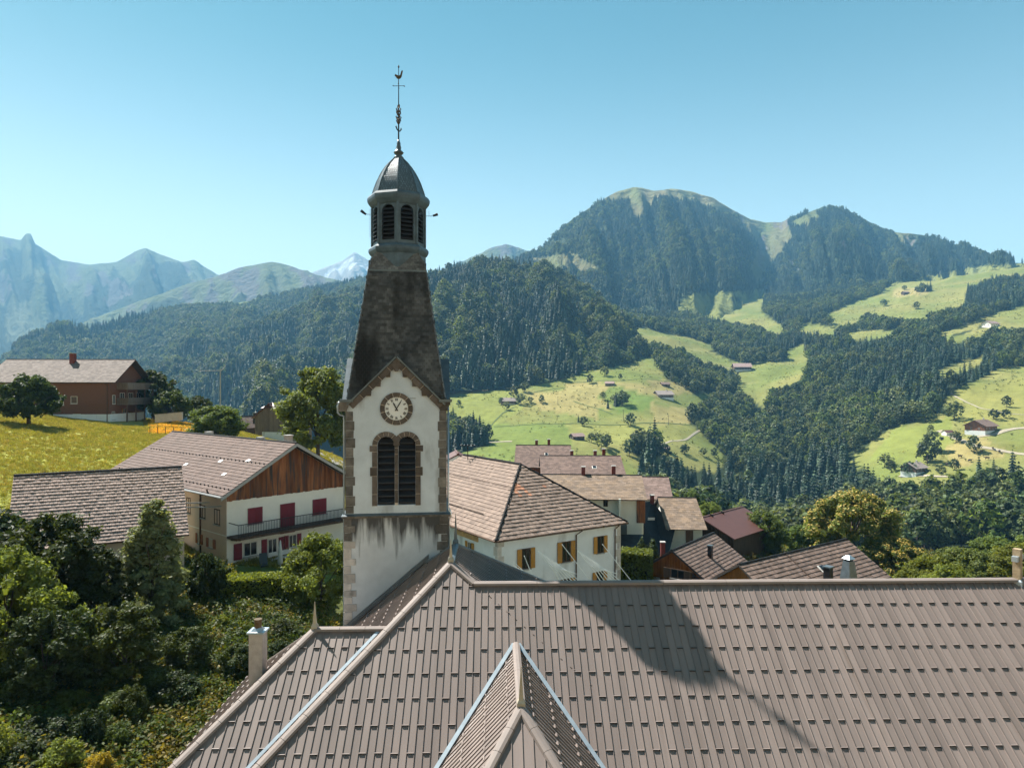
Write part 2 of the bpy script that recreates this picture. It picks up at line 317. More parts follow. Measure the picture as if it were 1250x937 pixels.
# ------------------------------------------------------------------ the near ground and the valley, one sheet
_C={ # bearing (column of the photograph): (depth, height) pairs
-500:[(3,-18),(25,-13),(45,-10),(60,-6),(105,2),(150,4),(300,-20),(700,-100),(2000,-100)],
-120:[(3,-18),(25,-13.5),(42,-12),(50,-10),(60,-7.6),(80,-4.5),(105,-2),(135,-1),(180,-6),(300,-60),(700,-160),(2000,-160)],
0:[(3,-18),(22,-14.4),(42,-12.2),(50,-10.6),(58,-8.9),(75,-6.2),(105,-3.2),(130,-2.2),(170,-6),(300,-65),(700,-165),(2000,-160)],
100:[(3,-18),(22,-15),(45,-12.4),(54,-10.9),(62,-9),(80,-7),(105,-5.2),(125,-4.7),(160,-10),(300,-70),(700,-165),(2000,-160)],
200:[(3,-18),(22,-15.5),(45,-12.9),(56,-12.4),(66,-9.8),(80,-7.1),(100,-6.2),(130,-5.6),(160,-12),(300,-75),(700,-165),(2000,-155)],
300:[(3,-18.5),(22,-16),(44,-13.3),(60,-12.4),(72,-9.6),(85,-7.7),(105,-7.2),(130,-8),(160,-16),(300,-80),(700,-160),(2000,-140)],
400:[(3,-18.5),(25,-16.5),(45,-13.9),(58,-13.2),(70,-10),(80,-8.6),(95,-8.3),(120,-12),(160,-22),(300,-82),(500,-110),(700,-100),(1000,-30),(2000,40)],
500:[(3,-18.5),(30,-17),(60,-14.5),(80,-13.5),(120,-18),(200,-40),(300,-60),(400,-56),(500,-38),(600,-8),(660,5),(760,40),(2000,200)],
600:[(3,-18.5),(30,-17),(60,-15.8),(80,-16.5),(110,-19),(150,-25),(220,-37),(300,-44),(400,-40),(500,-25),(580,-11.5),(650,3),(760,45),(2000,200)],
700:[(3,-18.5),(30,-17),(60,-16.3),(80,-17.5),(110,-20),(150,-27),(220,-40),(300,-47),(400,-37),(440,-32),(500,-24),(580,-10.5),(660,6),(760,38),(900,80),(2000,200)],
800:[(3,-18.5),(30,-17.5),(60,-17),(80,-18.5),(110,-21),(150,-29),(220,-44),(300,-55),(400,-48),(500,-31),(600,-6),(760,26),(900,60),(1100,100),(1400,150),(2000,230)],
900:[(3,-18.5),(30,-17.5),(60,-18),(80,-20),(110,-24),(150,-34),(220,-52),(300,-66),(400,-66),(500,-52),(620,-28),(760,2),(950,44),(1200,112),(1500,182),(2000,260)],
1000:[(3,-18.5),(30,-17.5),(60,-19),(80,-21),(110,-26),(150,-36),(220,-54),(300,-65),(400,-62),(500,-45),(620,-12),(760,23),(950,70),(1200,130),(1500,202),(2000,270)],
1100:[(3,-18.5),(30,-18),(60,-20),(80,-22),(110,-27),(150,-37),(220,-50),(300,-54),(360,-47),(420,-37),(500,-15),(620,14),(760,50),(950,95),(1200,160),(1500,236),(2000,290)],
1200:[(3,-18.5),(30,-18),(60,-20),(80,-22),(110,-27),(150,-37),(220,-49),(300,-46),(360,-38),(420,-25),(500,0),(560,12),(620,22),(760,62),(950,116),(1200,190),(1350,238),(1500,225),(2000,200)],
1300:[(3,-18.5),(30,-18),(60,-20),(80,-22),(110,-27),(150,-37),(220,-48),(300,-42),(360,-33),(420,-18),(500,8),(560,20),(620,32),(760,75),(950,130),(1200,200),(1350,250),(1500,235),(2000,200)],
1750:[(3,-18.5),(30,-18),(60,-20),(110,-25),(150,-30),(220,-36),(300,-25),(420,5),(560,50),(760,110),(1200,220),(2000,200)]}
GS=4.0; GC=np.arange(-500,1751,GS); GD=np.exp(np.linspace(math.log(3),math.log(2000),400))
_ck=sorted(_C); _T=np.array([np.interp(np.log(GD),np.log([a for a,b in _C[k]]),[b for a,b in _C[k]]) for k in _ck])
def _sm(a,n,ax):
    k=np.hanning(2*n+3)[1:-1]; k/=k.sum(); p=[(0,0)]*a.ndim; p[ax]=(n,n)
    return np.apply_along_axis(lambda v:np.convolve(v,k,'valid'),ax,np.pad(a,p,mode='edge'))
GZ=np.array([np.interp(GC,_ck,_T[:,j]) for j in range(len(GD))])      # rows: depth, columns: bearing
GZ=_sm(_sm(GZ,13,1),5,0)
_gx=(GC[None,:]-625)/F*GD[:,None]; _gy=np.repeat(GD[:,None],len(GC),1)
GZ=GZ+fbm(_gx/90,_gy/90,1,4)*np.clip((_gy-140)*.02,0,7)+fbm(_gx/9,_gy/9,2,3)*np.clip(_gy*.006,.05,.3)
GZ=GZ+fbm(_gx/62,_gy/62,77,3)*np.clip((_gy-250)*.02,0,7)
_lD=np.log(GD)
def gz(x,y):
    x=np.asarray(x,float); y=np.maximum(np.asarray(y,float),3.01); c=np.clip((625+F*x/y-GC[0])/GS,0,len(GC)-1.001); r=np.clip((np.log(y)-_lD[0])/(_lD[1]-_lD[0]),0,len(GD)-1.001)
    i=r.astype(int); j=c.astype(int); a=r-i; b=c-j
    return GZ[i,j]*(1-a)*(1-b)+GZ[i+1,j]*a*(1-b)+GZ[i,j+1]*(1-a)*b+GZ[i+1,j+1]*a*b
def drop(px,py,d0=8,d1=1900):               # where the sight line through a pixel meets the ground
    ds=np.exp(np.linspace(math.log(d0),math.log(d1),1500)); z=(HY-py)/F*ds; g=gz((px-625)/F*ds,ds)
    k=np.nonzero(g>=z)[0]; d=ds[k[0]] if len(k) else d1
    return Vector(((px-625)/F*d,d,float(gz((px-625)/F*d,d))))

# open ground on the valley sides (outlines as they lie in the photograph)
MEADOW=[[(540,640),(540,478),(569,469),(618,470),(661,463),(687,456),(693,448),(742,447),(756,440),(753,423),(762,400),(790,400),(830,416),(870,430),(905,444),(930,452),(930,472),(897,478),(845,496),(842,515),(856,528),(890,562),(872,578),(785,560),(760,640)],
 [(1035,562),(1088,522),(1146,506),(1160,477),(1203,459),(1218,449),(1400,440),(1400,588),(1172,590),(1155,597),(1090,597),(1065,580)],
 [(1144,408),(1200,388),(1300,360),(1300,384),(1200,398),(1150,413)],[(1131,456),(1190,438),(1215,425),(1190,449),(1150,463)],
 [(1004,386),(1039,370),(1074,359),(1090,346),(1138,342),(1164,356),(1173,374),(1138,384),(1103,377),(1042,379),(1029,396)],
 [(1165,330),(1212,323),(1208,336),(1170,340)],[(826,372),(850,357),(930,357),(924,380),(952,399),(946,408),(924,395),(869,383)],
 [(1039,405),(1100,402),(1074,411),(1048,413)],[(958,430),(981,418),(990,450),(962,443)],
 [(1075,352),(1140,335),(1205,325),(1300,318),(1300,331),(1215,340),(1182,350),(1175,375),(1140,386),(1100,378)],[(1008,394),(1045,372),(1100,375),(1140,388),(1120,393),(1060,386),(1030,400)],[(840,360),(935,352),(930,380),(958,400),(950,411),(920,399),(865,389),(826,377)],[(1030,407),(1110,398),(1085,413),(1045,417)],[(1150,416),(1215,395),(1300,372),(1300,390),(1215,406),(1165,421)],
 [(905,446),(965,440),(988,455),(955,478),(915,472)],[(980,394),(1030,400),(1010,413),(972,406)],[(800,404),(835,410),(880,424),(860,430),(820,418)],
 [(850,434),(876,438),(901,450),(965,450),(945,470),(932,497),(895,478)]]
CLUMP=[[(785,419),(830,427),(850,441),(897,456),(897,477),(850,481),(815,465),(803,443)],[(545,512),(572,508),(590,520),(600,542),(560,552),(545,552)],
 [(770,535),(800,528),(812,548),(800,560),(772,552)],[(1074,396),(1092,391),(1096,400),(1080,404)],[(1120,350),(1136,349),(1138,356),(1120,357)],[(890,362),(905,361),(905,368),(892,368)]]
DRY=[[(690,465),(830,464),(845,478),(810,486),(760,480),(745,500),(690,490)],[(792,490),(842,500),(842,518),(800,516)],[(1090,352),(1135,350),(1135,358),(1088,364)],[(640,478),(730,474),(728,512),(660,500)],[(1150,540),(1200,530),(1230,555),(1165,572)]]
def bare(px,py): return inany(px,py,MEADOW)&~inany(px,py,CLUMP)

def cover_mesh(name, P, cover, mat, kind='structure'):     # P: rows x cols x 3
    n,m=P.shape[:2]; i=np.arange(n*m).reshape(n,m)
    q=np.stack([i[:-1,:-1],i[:-1,1:],i[1:,1:],i[1:,:-1]],-1).reshape(-1,4)
    me=np_mesh(name,P.reshape(-1,3),q,mat,smooth=True)
    a=me.attributes.new('cover','FLOAT_COLOR','POINT'); c=np.ones((n*m,4),np.float32); c[:,:3]=cover.reshape(-1,3); a.data.foreach_set('color',c.ravel())
    o=bpy.data.objects.new(name,me); COL.objects.link(o); o['kind']=kind; return o
def terrainM(name,scale,amt,bscale,bump,scale2=None):
    m=bpy.data.materials.new(name); m.use_nodes=True; t=m.node_tree; N=t.nodes; L=t.links; b=N['Principled BSDF']
    b.inputs['Roughness'].default_value=.95; b.inputs['Specular IOR Level'].default_value=.1
    a=N.new('ShaderNodeAttribute'); a.attribute_name='cover'; tc=N.new('ShaderNodeTexCoord'); out=a.outputs['Color']
    for sc,am in ((scale,amt),(scale2 or scale*6,amt)):
        nz=N.new('ShaderNodeTexNoise'); nz.inputs['Scale'].default_value=sc; nz.inputs['Detail'].default_value=8; nz.inputs['Roughness'].default_value=.7; L.new(tc.outputs['Object'],nz.inputs['Vector'])
        r=N.new('ShaderNodeMapRange'); r.inputs[1].default_value=.25; r.inputs[2].default_value=.75; r.inputs[3].default_value=1-am; r.inputs[4].default_value=1+am; L.new(nz.outputs[0],r.inputs[0])
        v=N.new('ShaderNodeMix'); v.data_type='RGBA'; v.blend_type='MULTIPLY'; v.inputs[0].default_value=1; L.new(out,v.inputs[6]); L.new(r.outputs[0],v.inputs[7]); out=v.outputs[2]
    L.new(out,b.inputs['Base Color'])
    n3=N.new('ShaderNodeTexNoise'); n3.inputs['Scale'].default_value=bscale; n3.inputs['Detail'].default_value=8; L.new(tc.outputs['Object'],n3.inputs['Vector'])
    bp=N.new('ShaderNodeBump'); bp.inputs['Strength'].default_value=bump; bp.inputs['Distance'].default_value=1.0/bscale; L.new(n3.outputs[0],bp.inputs['Height']); L.new(bp.outputs[0],b.inputs['Normal'])
    return m
FLOOR=np.array((.022,.032,.012)); GRASS=np.array((.128,.152,.038)); GRASS2=np.array((.195,.185,.058)); DRYC=np.array((.32,.245,.105)); ALP=np.array((.12,.145,.045)); ROCK=np.array((.22,.20,.18))
P=np.stack([_gx,_gy,GZ],-1); _px=np.repeat(GC[None,:],len(GD),0); _py=HY-F*GZ/_gy
cov=np.empty(P.shape); nz1=np.clip(fbm(_gx/45,_gy/45,5,4)*1.2+.5,0,1)[...,None]
grass=GRASS*(1-nz1)+GRASS2*nz1
far=(_gy>190); op=bare(_px,_py)|(~far)
cov[:]=np.where(op[...,None],grass,FLOOR)
cov[:]=np.where((far&inany(_px,_py,DRY))[...,None],DRYC*.55+grass*.45,cov)
_rw=lambda poly,cc,k: cov.__setitem__(Ellipsis,np.where((far&op&inpoly(_px,_py,poly))[...,None],np.array(cc)*k+cov*(1-k),cov))
_rw([(540,520),(690,517),(700,520),(695,560),(545,575)],(.118,.16,.034),.75); _rw([(730,484),(746,470),(800,483),(792,498),(760,505)],(.098,.15,.03),.8); _rw([(620,470),(700,452),(760,452),(800,470),(700,466),(650,474)],(.14,.168,.04),.7)
_rw([(560,478),(620,474),(640,500),(600,520),(545,512)],(.175,.195,.045),.7); _rw([(690,517),(842,520),(858,530),(800,545),(700,540)],(.205,.205,.055),.7); _rw([(1090,525),(1160,508),(1165,540),(1130,560),(1060,562)],(.155,.185,.038),.7); _rw([(1165,478),(1250,460),(1250,515),(1180,520)],(.215,.205,.055),.6); _rw([(1185,548),(1260,540),(1260,552)],(.13,.13,.03),.6)
_st=((np.sin(_gx*.55+_gy*.35+2*fbm(_gx/30,_gy/30,91,2))>.72)&far&op&(vn(_gx/60,_gy/60,92)>.5)); cov[:]=np.where(_st[...,None],cov*.87,cov)
mead=((_gy>52)&(_gy<150)&(_px<470))[...,None]
cov[:]=np.where(mead,np.array((.225,.245,.045))*(1-nz1)+np.array((.31,.27,.08))*nz1,cov)
gard=((_gy<48)|((_px>470)&(_gy<190)))[...,None]
cov[:]=np.where(gard,np.array((.075,.085,.025)),cov)
ground=cover_mesh('ground',P,cov,terrainM('ground_cover',.12,.25,1.5,.5,2.2))

# ------------------------------------------------------------------ hills and mountains
def ridge(name, top, base, nu, nv, cover, mat, amp=0, gx=.02, gy=3, jit=0, shape=1.0, back=.5, seed=0, gully=0, pad=120):
    tx,ty,tD=zip(*top); bx,by,bD=zip(*base)
    c=np.linspace(tx[0],tx[-1],nu); ry=np.interp(c,tx,ty); rD=np.interp(c,tx,tD); by_=np.interp(c,bx,by); bD_=np.interp(c,bx,bD)
    k=max(1,int(nu/(tx[-1]-tx[0])*6)); rD=_sm(rD,k*3,0); by_=_sm(by_,k*2,0); bD_=_sm(bD_,k*3,0)
    t=np.concatenate([np.linspace(0,1,nv),np.linspace(1,1.35,max(6,nv//8))[1:]])[:,None]
    D=bD_+(rD-bD_)*t; zb=(HY-by_)/F*bD_; zr=(HY-ry)/F*rD
    tt=np.clip(t,0,1); z=zb+(zr-zb)*tt**shape
    zc=np.where(t>1,(D-rD)*back,0); z=z-zc
    px=np.repeat(c[None,:],len(t),0)
    n=fbm(px*gx,t*gy,seed,5); g=-np.abs(fbm(px*gx*1.7+2.2*t,t*.7,seed+5,4))
    env=np.sin(np.pi*np.clip(t,0,1))**.7
    z=z+amp*(n+gully*(g+.15))*env*np.where(t>1,0,1)+jit*fbm(px*.09,px*0,seed+9,4)*np.clip(t,0,1)**4
    X=(c[None,:]-625)/F*D; P=np.stack([X,D,z],-1); py=HY-F*z/D
    cv=cover(px,py,np.repeat(t,len(c),1),P)
    o=cover_mesh(name,P,cv,mat); o['label']=name
    return P
FARM=terrainM('mountain_cover',.004,.25,.03,.7,.03)
def mixc(a,b,f): return a*(1-f[...,None])+b*f[...,None]
# wooded hill in the middle
def cov_wood(px,py,t,P): return np.broadcast_to(FLOOR,P.shape).copy()
HILL=ridge('wooded_hill',[(300,470,1000),(420,420,1050),(480,368,1100),(505,352,1120),(530,338,1150),(560,328,1150),(585,321,1150),(620,323,1130),(650,328,1110),(690,338,1080),(720,355,1040),(745,378,1000),(770,405,930),(800,432,880)],
 [(300,510,620),(500,490,600),(560,477,625),(620,474,640),(660,468,650),(690,460,665),(745,452,690),(760,440,740),(800,445,800)],150,70,cov_wood,FARM,amp=48,gx=.05,gy=3.2,shape=1.05,seed=3,gully=.6)
# main mountain
SUMMIT=[[(735,243),(775,225),(830,227),(885,243),(905,264),(880,262),(850,247),(800,241),(792,262),(775,268),(768,245)],[(640,316),(700,309),(742,335),(690,331),(655,324)],
 [(895,252),(960,268),(968,290),(940,325),(925,348),(914,330),(926,300),(905,275)],[(965,272),(995,256),(1000,266),(975,279)],[(1090,284),(1115,284),(1103,298)]]
def cov_mount(px,py,t,P):
    f=inany(px,py,SUMMIT)|((t>.975)&(px>745)&(px<880))
    n=np.clip(fbm(px*.05,py*.05,21,4)+.5,0,1); c=mixc(ALP*.75,np.array((.135,.118,.06)),n)
    c=np.where(f[...,None],c,FLOOR*1.3); r=(fbm(px*.12,py*.04,31,4)>.36)&(py<330)&(px>900)
    c=np.where(r[...,None],ROCK*.5,c); return np.where(bare(px,py)[...,None],GRASS*.6+GRASS2*.4,c)
MOUNT=ridge('mountain',[(380,350,2300),(520,338,2300),(560,330,2250),(600,322,2200),(640,315,2150),(660,304,2150),(680,282,2150),(700,267,2200),(730,247,2250),(755,233,2300),(775,228,2300),(800,233,2300),(820,230,2320),(840,233,2350),(870,241,2420),(890,253,2500),(915,267,2600),(940,272,2650),(955,271,2600),(965,264,2450),(990,258,2350),(1005,252,2300),(1030,255,2300),(1060,270,2250),(1090,283,2200),(1110,285,2150),(1140,288,2100),(1180,306,2000),(1215,319,1900),(1260,322,1800),(1400,330,1700),(1700,345,1700)],
 [(380,400,1300),(560,390,1300),(700,410,1200),(800,410,1200),(900,392,1250),(940,385,1400),(1000,380,1300),(1100,358,1350),(1200,345,1300),(1260,345,1300),(1400,350,1300),(1700,360,1300)],360,110,cov_mount,FARM,amp=95,gx=.035,gy=2.2,jit=4,shape=1.15,seed=8,gully=1.1)
# wooded spurs to the left
def cov_spur(px,py,t,P):
    f=inany(px,py,[[(262,372),(300,364),(320,368),(290,376)],[(265,337),(300,326),(335,318),(385,335),(360,352),(300,348)]])
    return np.where(f[...,None],ALP,FLOOR)
SPUR=ridge('wooded_spur',[(-200,489,1500),(-40,464,1550),(0,446,1600),(28,414,1650),(60,401,1700),(85,397,1750),(110,403,1800),(150,389,1900),(200,379,2000),(270,373,2100),(330,363,2150),(400,351,2200),(440,341,2200),(520,337,2200),(640,339,2100)],
 [(-200,560,1000),(0,540,1000),(200,530,950),(400,520,900),(520,500,900),(640,470,950)],220,90,cov_spur,FARM,amp=55,gx=.02,gy=2.5,shape=1.0,seed=14,gully=.8)
NEAR=ridge('wooded_spur',[(40,529,1150),(100,501,1200),(150,475,1250),(190,455,1300),(225,437,1350),(265,417,1400),(330,390,1450),(400,365,1500),(440,353,1500),(520,341,1500),(600,349,1400)],
 [(40,560,850),(200,540,850),(400,525,850),(520,505,850),(600,480,850)],150,80,cov_wood,FARM,amp=60,gx=.035,gy=3,shape=1.0,seed=18,gully=.8)
# farther, bluer ranges
def cov_alp(px,py,t,P):
    n=fbm(px*.03,t*2.5,41,5); n2=fbm(px*.06,t*6,45,4)
    c=np.where((n+ (t-.55)*1.2>0)[...,None],mixc(ALP*.55,np.array((.105,.115,.065)),np.clip(n2+.5,0,1)),FLOOR)
    return np.where((n2>.22)[...,None]&(t>.5)[...,None],ROCK*.38,c)
def cov_forest_far(px,py,t,P):
    n=fbm(px*.04,t*4,51,4); f=(n+(t-.7)*1.5>.1)
    return np.where(f[...,None],ALP*.9,FLOOR*1.3)
def cov_peak(px,py,t,P):
    n=fbm(px*.05,t*5,61,4); s=(n>.08)&(t>.55)&(t<.95)
    return np.where(s[...,None],np.array((.45,.46,.48)),ROCK*1.1)
MID=ridge('alpine_hill',[(60,420,2952),(105,392,2952),(150,375,3034),(200,357,3116),(232,346,3198),(262,338,3280),(290,327,3280),(330,319,3362),(350,323,3362),(380,334,3362),(430,346,3280),(480,350,3280),(560,350,3280)],
 [(60,470,2050),(300,450,2132),(560,420,2132)],150,60,cov_alp,FARM,amp=110,gx=.03,gy=2.5,jit=5,seed=22,gully=.8)
PEAKS=ridge('mountain_range',[(-300,270,4680),(-60,280,4680),(0,288,4680),(25,293,4680),(31,285,4680),(37,284,4680),(43,298,4680),(75,317,4752),(110,323,4824),(145,319,4896),(165,307,4896),(178,302,4896),(200,312,4896),(222,320,4824),(237,317,4824),(262,333,4752),(300,350,4680),(360,370,4680)],
 [(-300,480,2592),(0,460,2664),(200,430,2880),(360,420,3024)],220,90,cov_alp,FARM,amp=170,gx=.028,gy=2.0,jit=7,seed=33,gully=1.2)
SNOW=ridge('snowy_peak',[(350,345,5940),(380,333,5940),(400,325,5940),(418,318,5940),(433,307,5940),(450,318,5940),(480,335,5940),(540,350,5940)],[(350,400,4620),(540,400,4620)],90,50,cov_peak,FARM,amp=140,gx=.05,gy=3,jit=6,seed=44,gully=1.0)
CREST=ridge('distant_crest',[(540,330,3750),(580,312,3750),(596,303,3750),(618,298,3750),(634,302,3750),(655,310,3750),(690,325,3750),(760,335,3750)],[(540,400,2625),(760,400,2625)],80,40,cov_alp,FARM,amp=140,gx=.04,gy=3,jit=12,seed=55,gully=.9)

# ------------------------------------------------------------------ leaves, trees
def unit(n,rg):
    v=rg.normal(size=(n,3)); return v/np.linalg.norm(v,axis=1)[:,None]
def leaf_quads(P, nrm, size, rg, asp=1.5, jit=.35):
    n=len(P); a=np.cross(nrm,unit(n,rg)); a/=np.linalg.norm(a,axis=1)[:,None]+1e-9; b=np.cross(nrm,a)
    s=(size*(1+jit*(rg.random(n)*2-1)))[:,None]
    V=np.stack([P-a*s*.5*asp,P-b*s*.42+a*s*.05,P+a*s*.5*asp,P+b*s*.42+a*s*.05],1).reshape(-1,3)
    return V,np.arange(n*4).reshape(n,4)
def clumps_cloud(clumps, n, size, rg, up=.35, flat=.8, shell=.0, asp=1.5):
    C=np.array([c[:3] for c in clumps]); r=np.array([c[3] for c in clumps]); w=r**2; k=rg.choice(len(r),n,p=w/w.sum())
    d=unit(n,rg); rad=r[k]*(shell+(1-shell)*rg.random(n)**.45); far=rg.random(n)<.16; rad=np.where(far,rad*(1.1+.6*rg.random(n)),rad)
    e=d.copy(); e[:,2]*=flat; P=C[k]+e*rad[:,None]; P[:,2]-=.06*rad*rg.random(n)
    nr=d+unit(n,rg)*.9+np.array((0,0,up)); nr/=np.linalg.norm(nr,axis=1)[:,None]
    V,Q=leaf_quads(P,nr,np.full(n,size),rg,asp); kt=.82+.36*rg.random(len(r)); return V,Q,(.75+.5*rg.random(n))*kt[k]
def crown_clumps(rg, H, W, z0, n, lumpy=.3, shape=lambda t:math.sin(math.pi*min(1,.12+.9*t))**.6):
    out=[]; ph=rg.random(4)*6.28
    for i in range(n):
        t=(i+rg.random())/n; t=t**.85; a=i*2.39996+rg.random()*.9
        wob=1+.16*math.sin(2*a+ph[0]+5*t)+.12*math.sin(3*a+ph[1]-7*t)+.10*math.sin(ph[2]+9*t)
        rr=W*.5*shape(t)*wob; q=rr*(.45+.5*rg.random()**.6)
        out.append((q*math.cos(a),q*math.sin(a),z0+(H-z0)*t*.95,W*lumpy*(.45+.75*rg.random())*(.55+.45*shape(t))))
    return out
def limbs(mb, rg, H, r0, z0, W, n=6, lean=(0,0)):
    top=Vector((lean[0]*H,lean[1]*H,H*.8)); pts=[Vector((0,0,-.3)),Vector((lean[0]*z0*.5,lean[1]*z0*.5,z0*.6)),top*.6,top]
    mb.tube(pts,[r0*1.25,r0*.9,r0*.5,r0*.12],7)
    for i in range(n):
        a=6.283*i/n+rg.random()*.8; s=pts[1].lerp(pts[2],rg.random()*.9)
        e=Vector((math.cos(a)*W*.36,math.sin(a)*W*.36,s.z+(H-s.z)*(.3+.4*rg.random()))); mid=s.lerp(e,.5)+Vector((0,0,.06*H))
        mb.tube([s,mid,e],[r0*.4,r0*.25,r0*.06],5)
def tree_meshes(seed, H, W, z0, leaf, n, size, ncl=22, lumpy=.27, r0=.2, shape=None, lean=(0,0), mats2=None, **kw):
    rg=np.random.default_rng(seed); cl=crown_clumps(rg,H,W,z0,ncl,lumpy,**({'shape':shape} if shape else {}))
    V,Q,t=clumps_cloud(cl,n,size,rg,**kw); V2,Q2,t2=clumps_cloud([(x*.8,y*.8,z0+(z-z0)*.92,r*.7) for x,y,z,r in cl],n//9,size*2.4,rg); V,Q,t=np.concatenate([V,V2]),np.concatenate([Q,Q2+len(V)]),np.concatenate([t,t2*.9]); crown=np_mesh('crown',V,Q,LEAF[leaf],t)
    mb=MB(); limbs(mb,rg,H,r0,z0,W,7,lean); return crown,mb.mesh('trunk',MAT['bark'],True)
def plant_tree(name,label,cat,loc,meshes,scale=1,rot=0,group=None,parts=('crown','trunk')):
    o=thing(name,label,cat,loc,rot,group); o.scale=(scale,)*3 if not hasattr(scale,'__len__') else scale
    for p,me in zip(parts,meshes): link_mesh(p,me,o)
    return o
# small stand-ins of a height of 1 for the woods: real crowns, fewer leaves
def proto_leafy(seed,n=520,leaf='wood',W=.72):
    rg=np.random.default_rng(seed); cl=crown_clumps(rg,1,W,.2,26,.20)
    V,Q,t=clumps_cloud(cl,n,.075,rg,shell=.35,asp=1.25)
    cv=[];cf=[];k=0
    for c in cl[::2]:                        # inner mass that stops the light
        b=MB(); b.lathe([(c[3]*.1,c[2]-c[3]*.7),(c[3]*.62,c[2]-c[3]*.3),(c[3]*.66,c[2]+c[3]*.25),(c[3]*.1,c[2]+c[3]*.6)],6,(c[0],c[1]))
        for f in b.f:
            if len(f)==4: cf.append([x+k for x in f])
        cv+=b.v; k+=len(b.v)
    tr=MB(); tr.tube([(0,0,-.12),(0,0,.4)],[.03,.018],4,cap=False)
    VV=np.concatenate([V,np.array(cv),np.array(tr.v)]); QQ=np.concatenate([Q,np.array(cf)+len(V),np.array(tr.f)+len(V)+len(cv)])
    mi=np.concatenate([np.zeros(len(Q)),np.ones(len(cf)),np.full(len(tr.f),2)]); tt=np.concatenate([t,np.full(len(cf),.8),np.ones(len(tr.f))])
    return np_mesh('leafy',VV,QQ,[LEAF[leaf],LEAF['core'],MAT['bark']],tt,midx=mi)
def proto_conifer(seed,W=.36,tiers=11):
    rg=np.random.default_rng(seed); V=[];Q=[];T=[]
    for i in range(tiers):
        f=i/(tiers-1); z=.06+.90*f; r=W*.5*(1-f)**.85+.012; nb=max(5,int(11*(1-f)+4))
        for j in range(nb):
            a=6.283*(j/nb)+rg.random()*.5; rr=r*(.75+.45*rg.random()); wd=.9*r*6.283/nb+.006; dz=.05+.10*(1-f)
            ca,sa=math.cos(a),math.sin(a); k=len(V)
            V+=[(0,0,z+dz*.75),(ca*rr*.6-sa*wd,sa*rr*.6+ca*wd,z+dz*.1),(ca*rr,sa*rr,z-dz*.35),(ca*rr*.6+sa*wd,sa*rr*.6-ca*wd,z+dz*.1)]
            Q.append((k,k+1,k+2,k+3)); T.append(.65+.7*rg.random())
    tr=MB(); tr.tube([(0,0,-.1),(0,0,.9)],[.018,.006],4,cap=False); k=len(V)
    Q+= [tuple(x+k for x in f) for f in tr.f]; V+=tr.v
    return np_mesh('conifer',np.array(V),np.array(Q),[LEAF['conifer'],MAT['bark']],T+[1]*len(tr.f),midx=[0]*len(T)+[1]*len(tr.f))
KINDS=bpy.data.collections.new('wood_kinds')
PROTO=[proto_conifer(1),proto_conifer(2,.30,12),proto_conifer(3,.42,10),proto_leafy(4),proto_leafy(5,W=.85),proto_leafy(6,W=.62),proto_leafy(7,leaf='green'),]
for i,me in enumerate(PROTO):
    KINDS.objects.link(bpy.data.objects.new('kind_%02d'%i,me))
def scatter_group(coll):
    g=bpy.data.node_groups.new('scatter_'+coll.name,'GeometryNodeTree')
    g.interface.new_socket('Geometry',in_out='INPUT',socket_type='NodeSocketGeometry'); g.interface.new_socket('Geometry',in_out='OUTPUT',socket_type='NodeSocketGeometry')
    N=g.nodes; L=g.links; gi=N.new('NodeGroupInput'); go=N.new('NodeGroupOutput'); ci=N.new('GeometryNodeCollectionInfo'); ci.inputs[0].default_value=coll; ci.inputs['Separate Children'].default_value=True; ci.inputs['Reset Children'].default_value=True
    ip=N.new('GeometryNodeInstanceOnPoints'); ip.inputs['Pick Instance'].default_value=True
    def na(n,t):
        a=N.new('GeometryNodeInputNamedAttribute'); a.data_type=t; a.inputs[0].default_value=n; return a.outputs[0]
    L.new(gi.outputs[0],ip.inputs['Points']); L.new(ci.outputs[0],ip.inputs['Instance'])
    L.new(na('idx','INT'),ip.inputs['Instance Index']); L.new(na('scl','FLOAT_VECTOR'),ip.inputs['Scale'])
    L.new(na('rot','FLOAT_VECTOR'),ip.inputs['Rotation']); L.new(ip.outputs[0],go.inputs[0]); return g
SCAT=scatter_group(KINDS)
def scatter(name,label,cat,P,idx,scl,group=SCAT,tilt=0,rg=nrg):
    me=bpy.data.meshes.new(name); me.vertices.add(len(P)); me.vertices.foreach_set('co',np.asarray(P,np.float32).ravel())
    me.attributes.new('idx','INT','POINT').data.foreach_set('value',np.asarray(idx,np.int32))
    s=np.asarray(scl,np.float32); s=s if s.ndim==2 else np.repeat(s[:,None],3,1)
    me.attributes.new('scl','FLOAT_VECTOR','POINT').data.foreach_set('vector',s.ravel())
    r=np.zeros((len(P),3),np.float32); r[:,2]=rg.random(len(P))*6.283; r[:,:2]=(rg.random((len(P),2))-.5)*tilt
    me.attributes.new('rot','FLOAT_VECTOR','POINT').data.foreach_set('vector',r.ravel())
    o=bpy.data.objects.new(name,me); COL.objects.link(o); md=o.modifiers.new('scatter','NODES'); md.node_group=group
    return tag(o,label,cat,kind='stuff')
def on_sheet(P,n,rg):                        # random points on a sheet, even by area
    a=P[:-1,:-1];b=P[:-1,1:];c=P[1:,:-1]; ar=np.linalg.norm(np.cross(b-a,c-a),axis=-1).ravel(); k=rg.choice(len(ar),n,p=ar/ar.sum())
    i,j=np.divmod(k,P.shape[1]-1); u=rg.random((n,1)); v=rg.random((n,1))
    return (P[i,j]*(1-u)*(1-v)+P[i,j+1]*u*(1-v)+P[i+1,j]*(1-u)*v+P[i+1,j+1]*u*v), ar.sum()
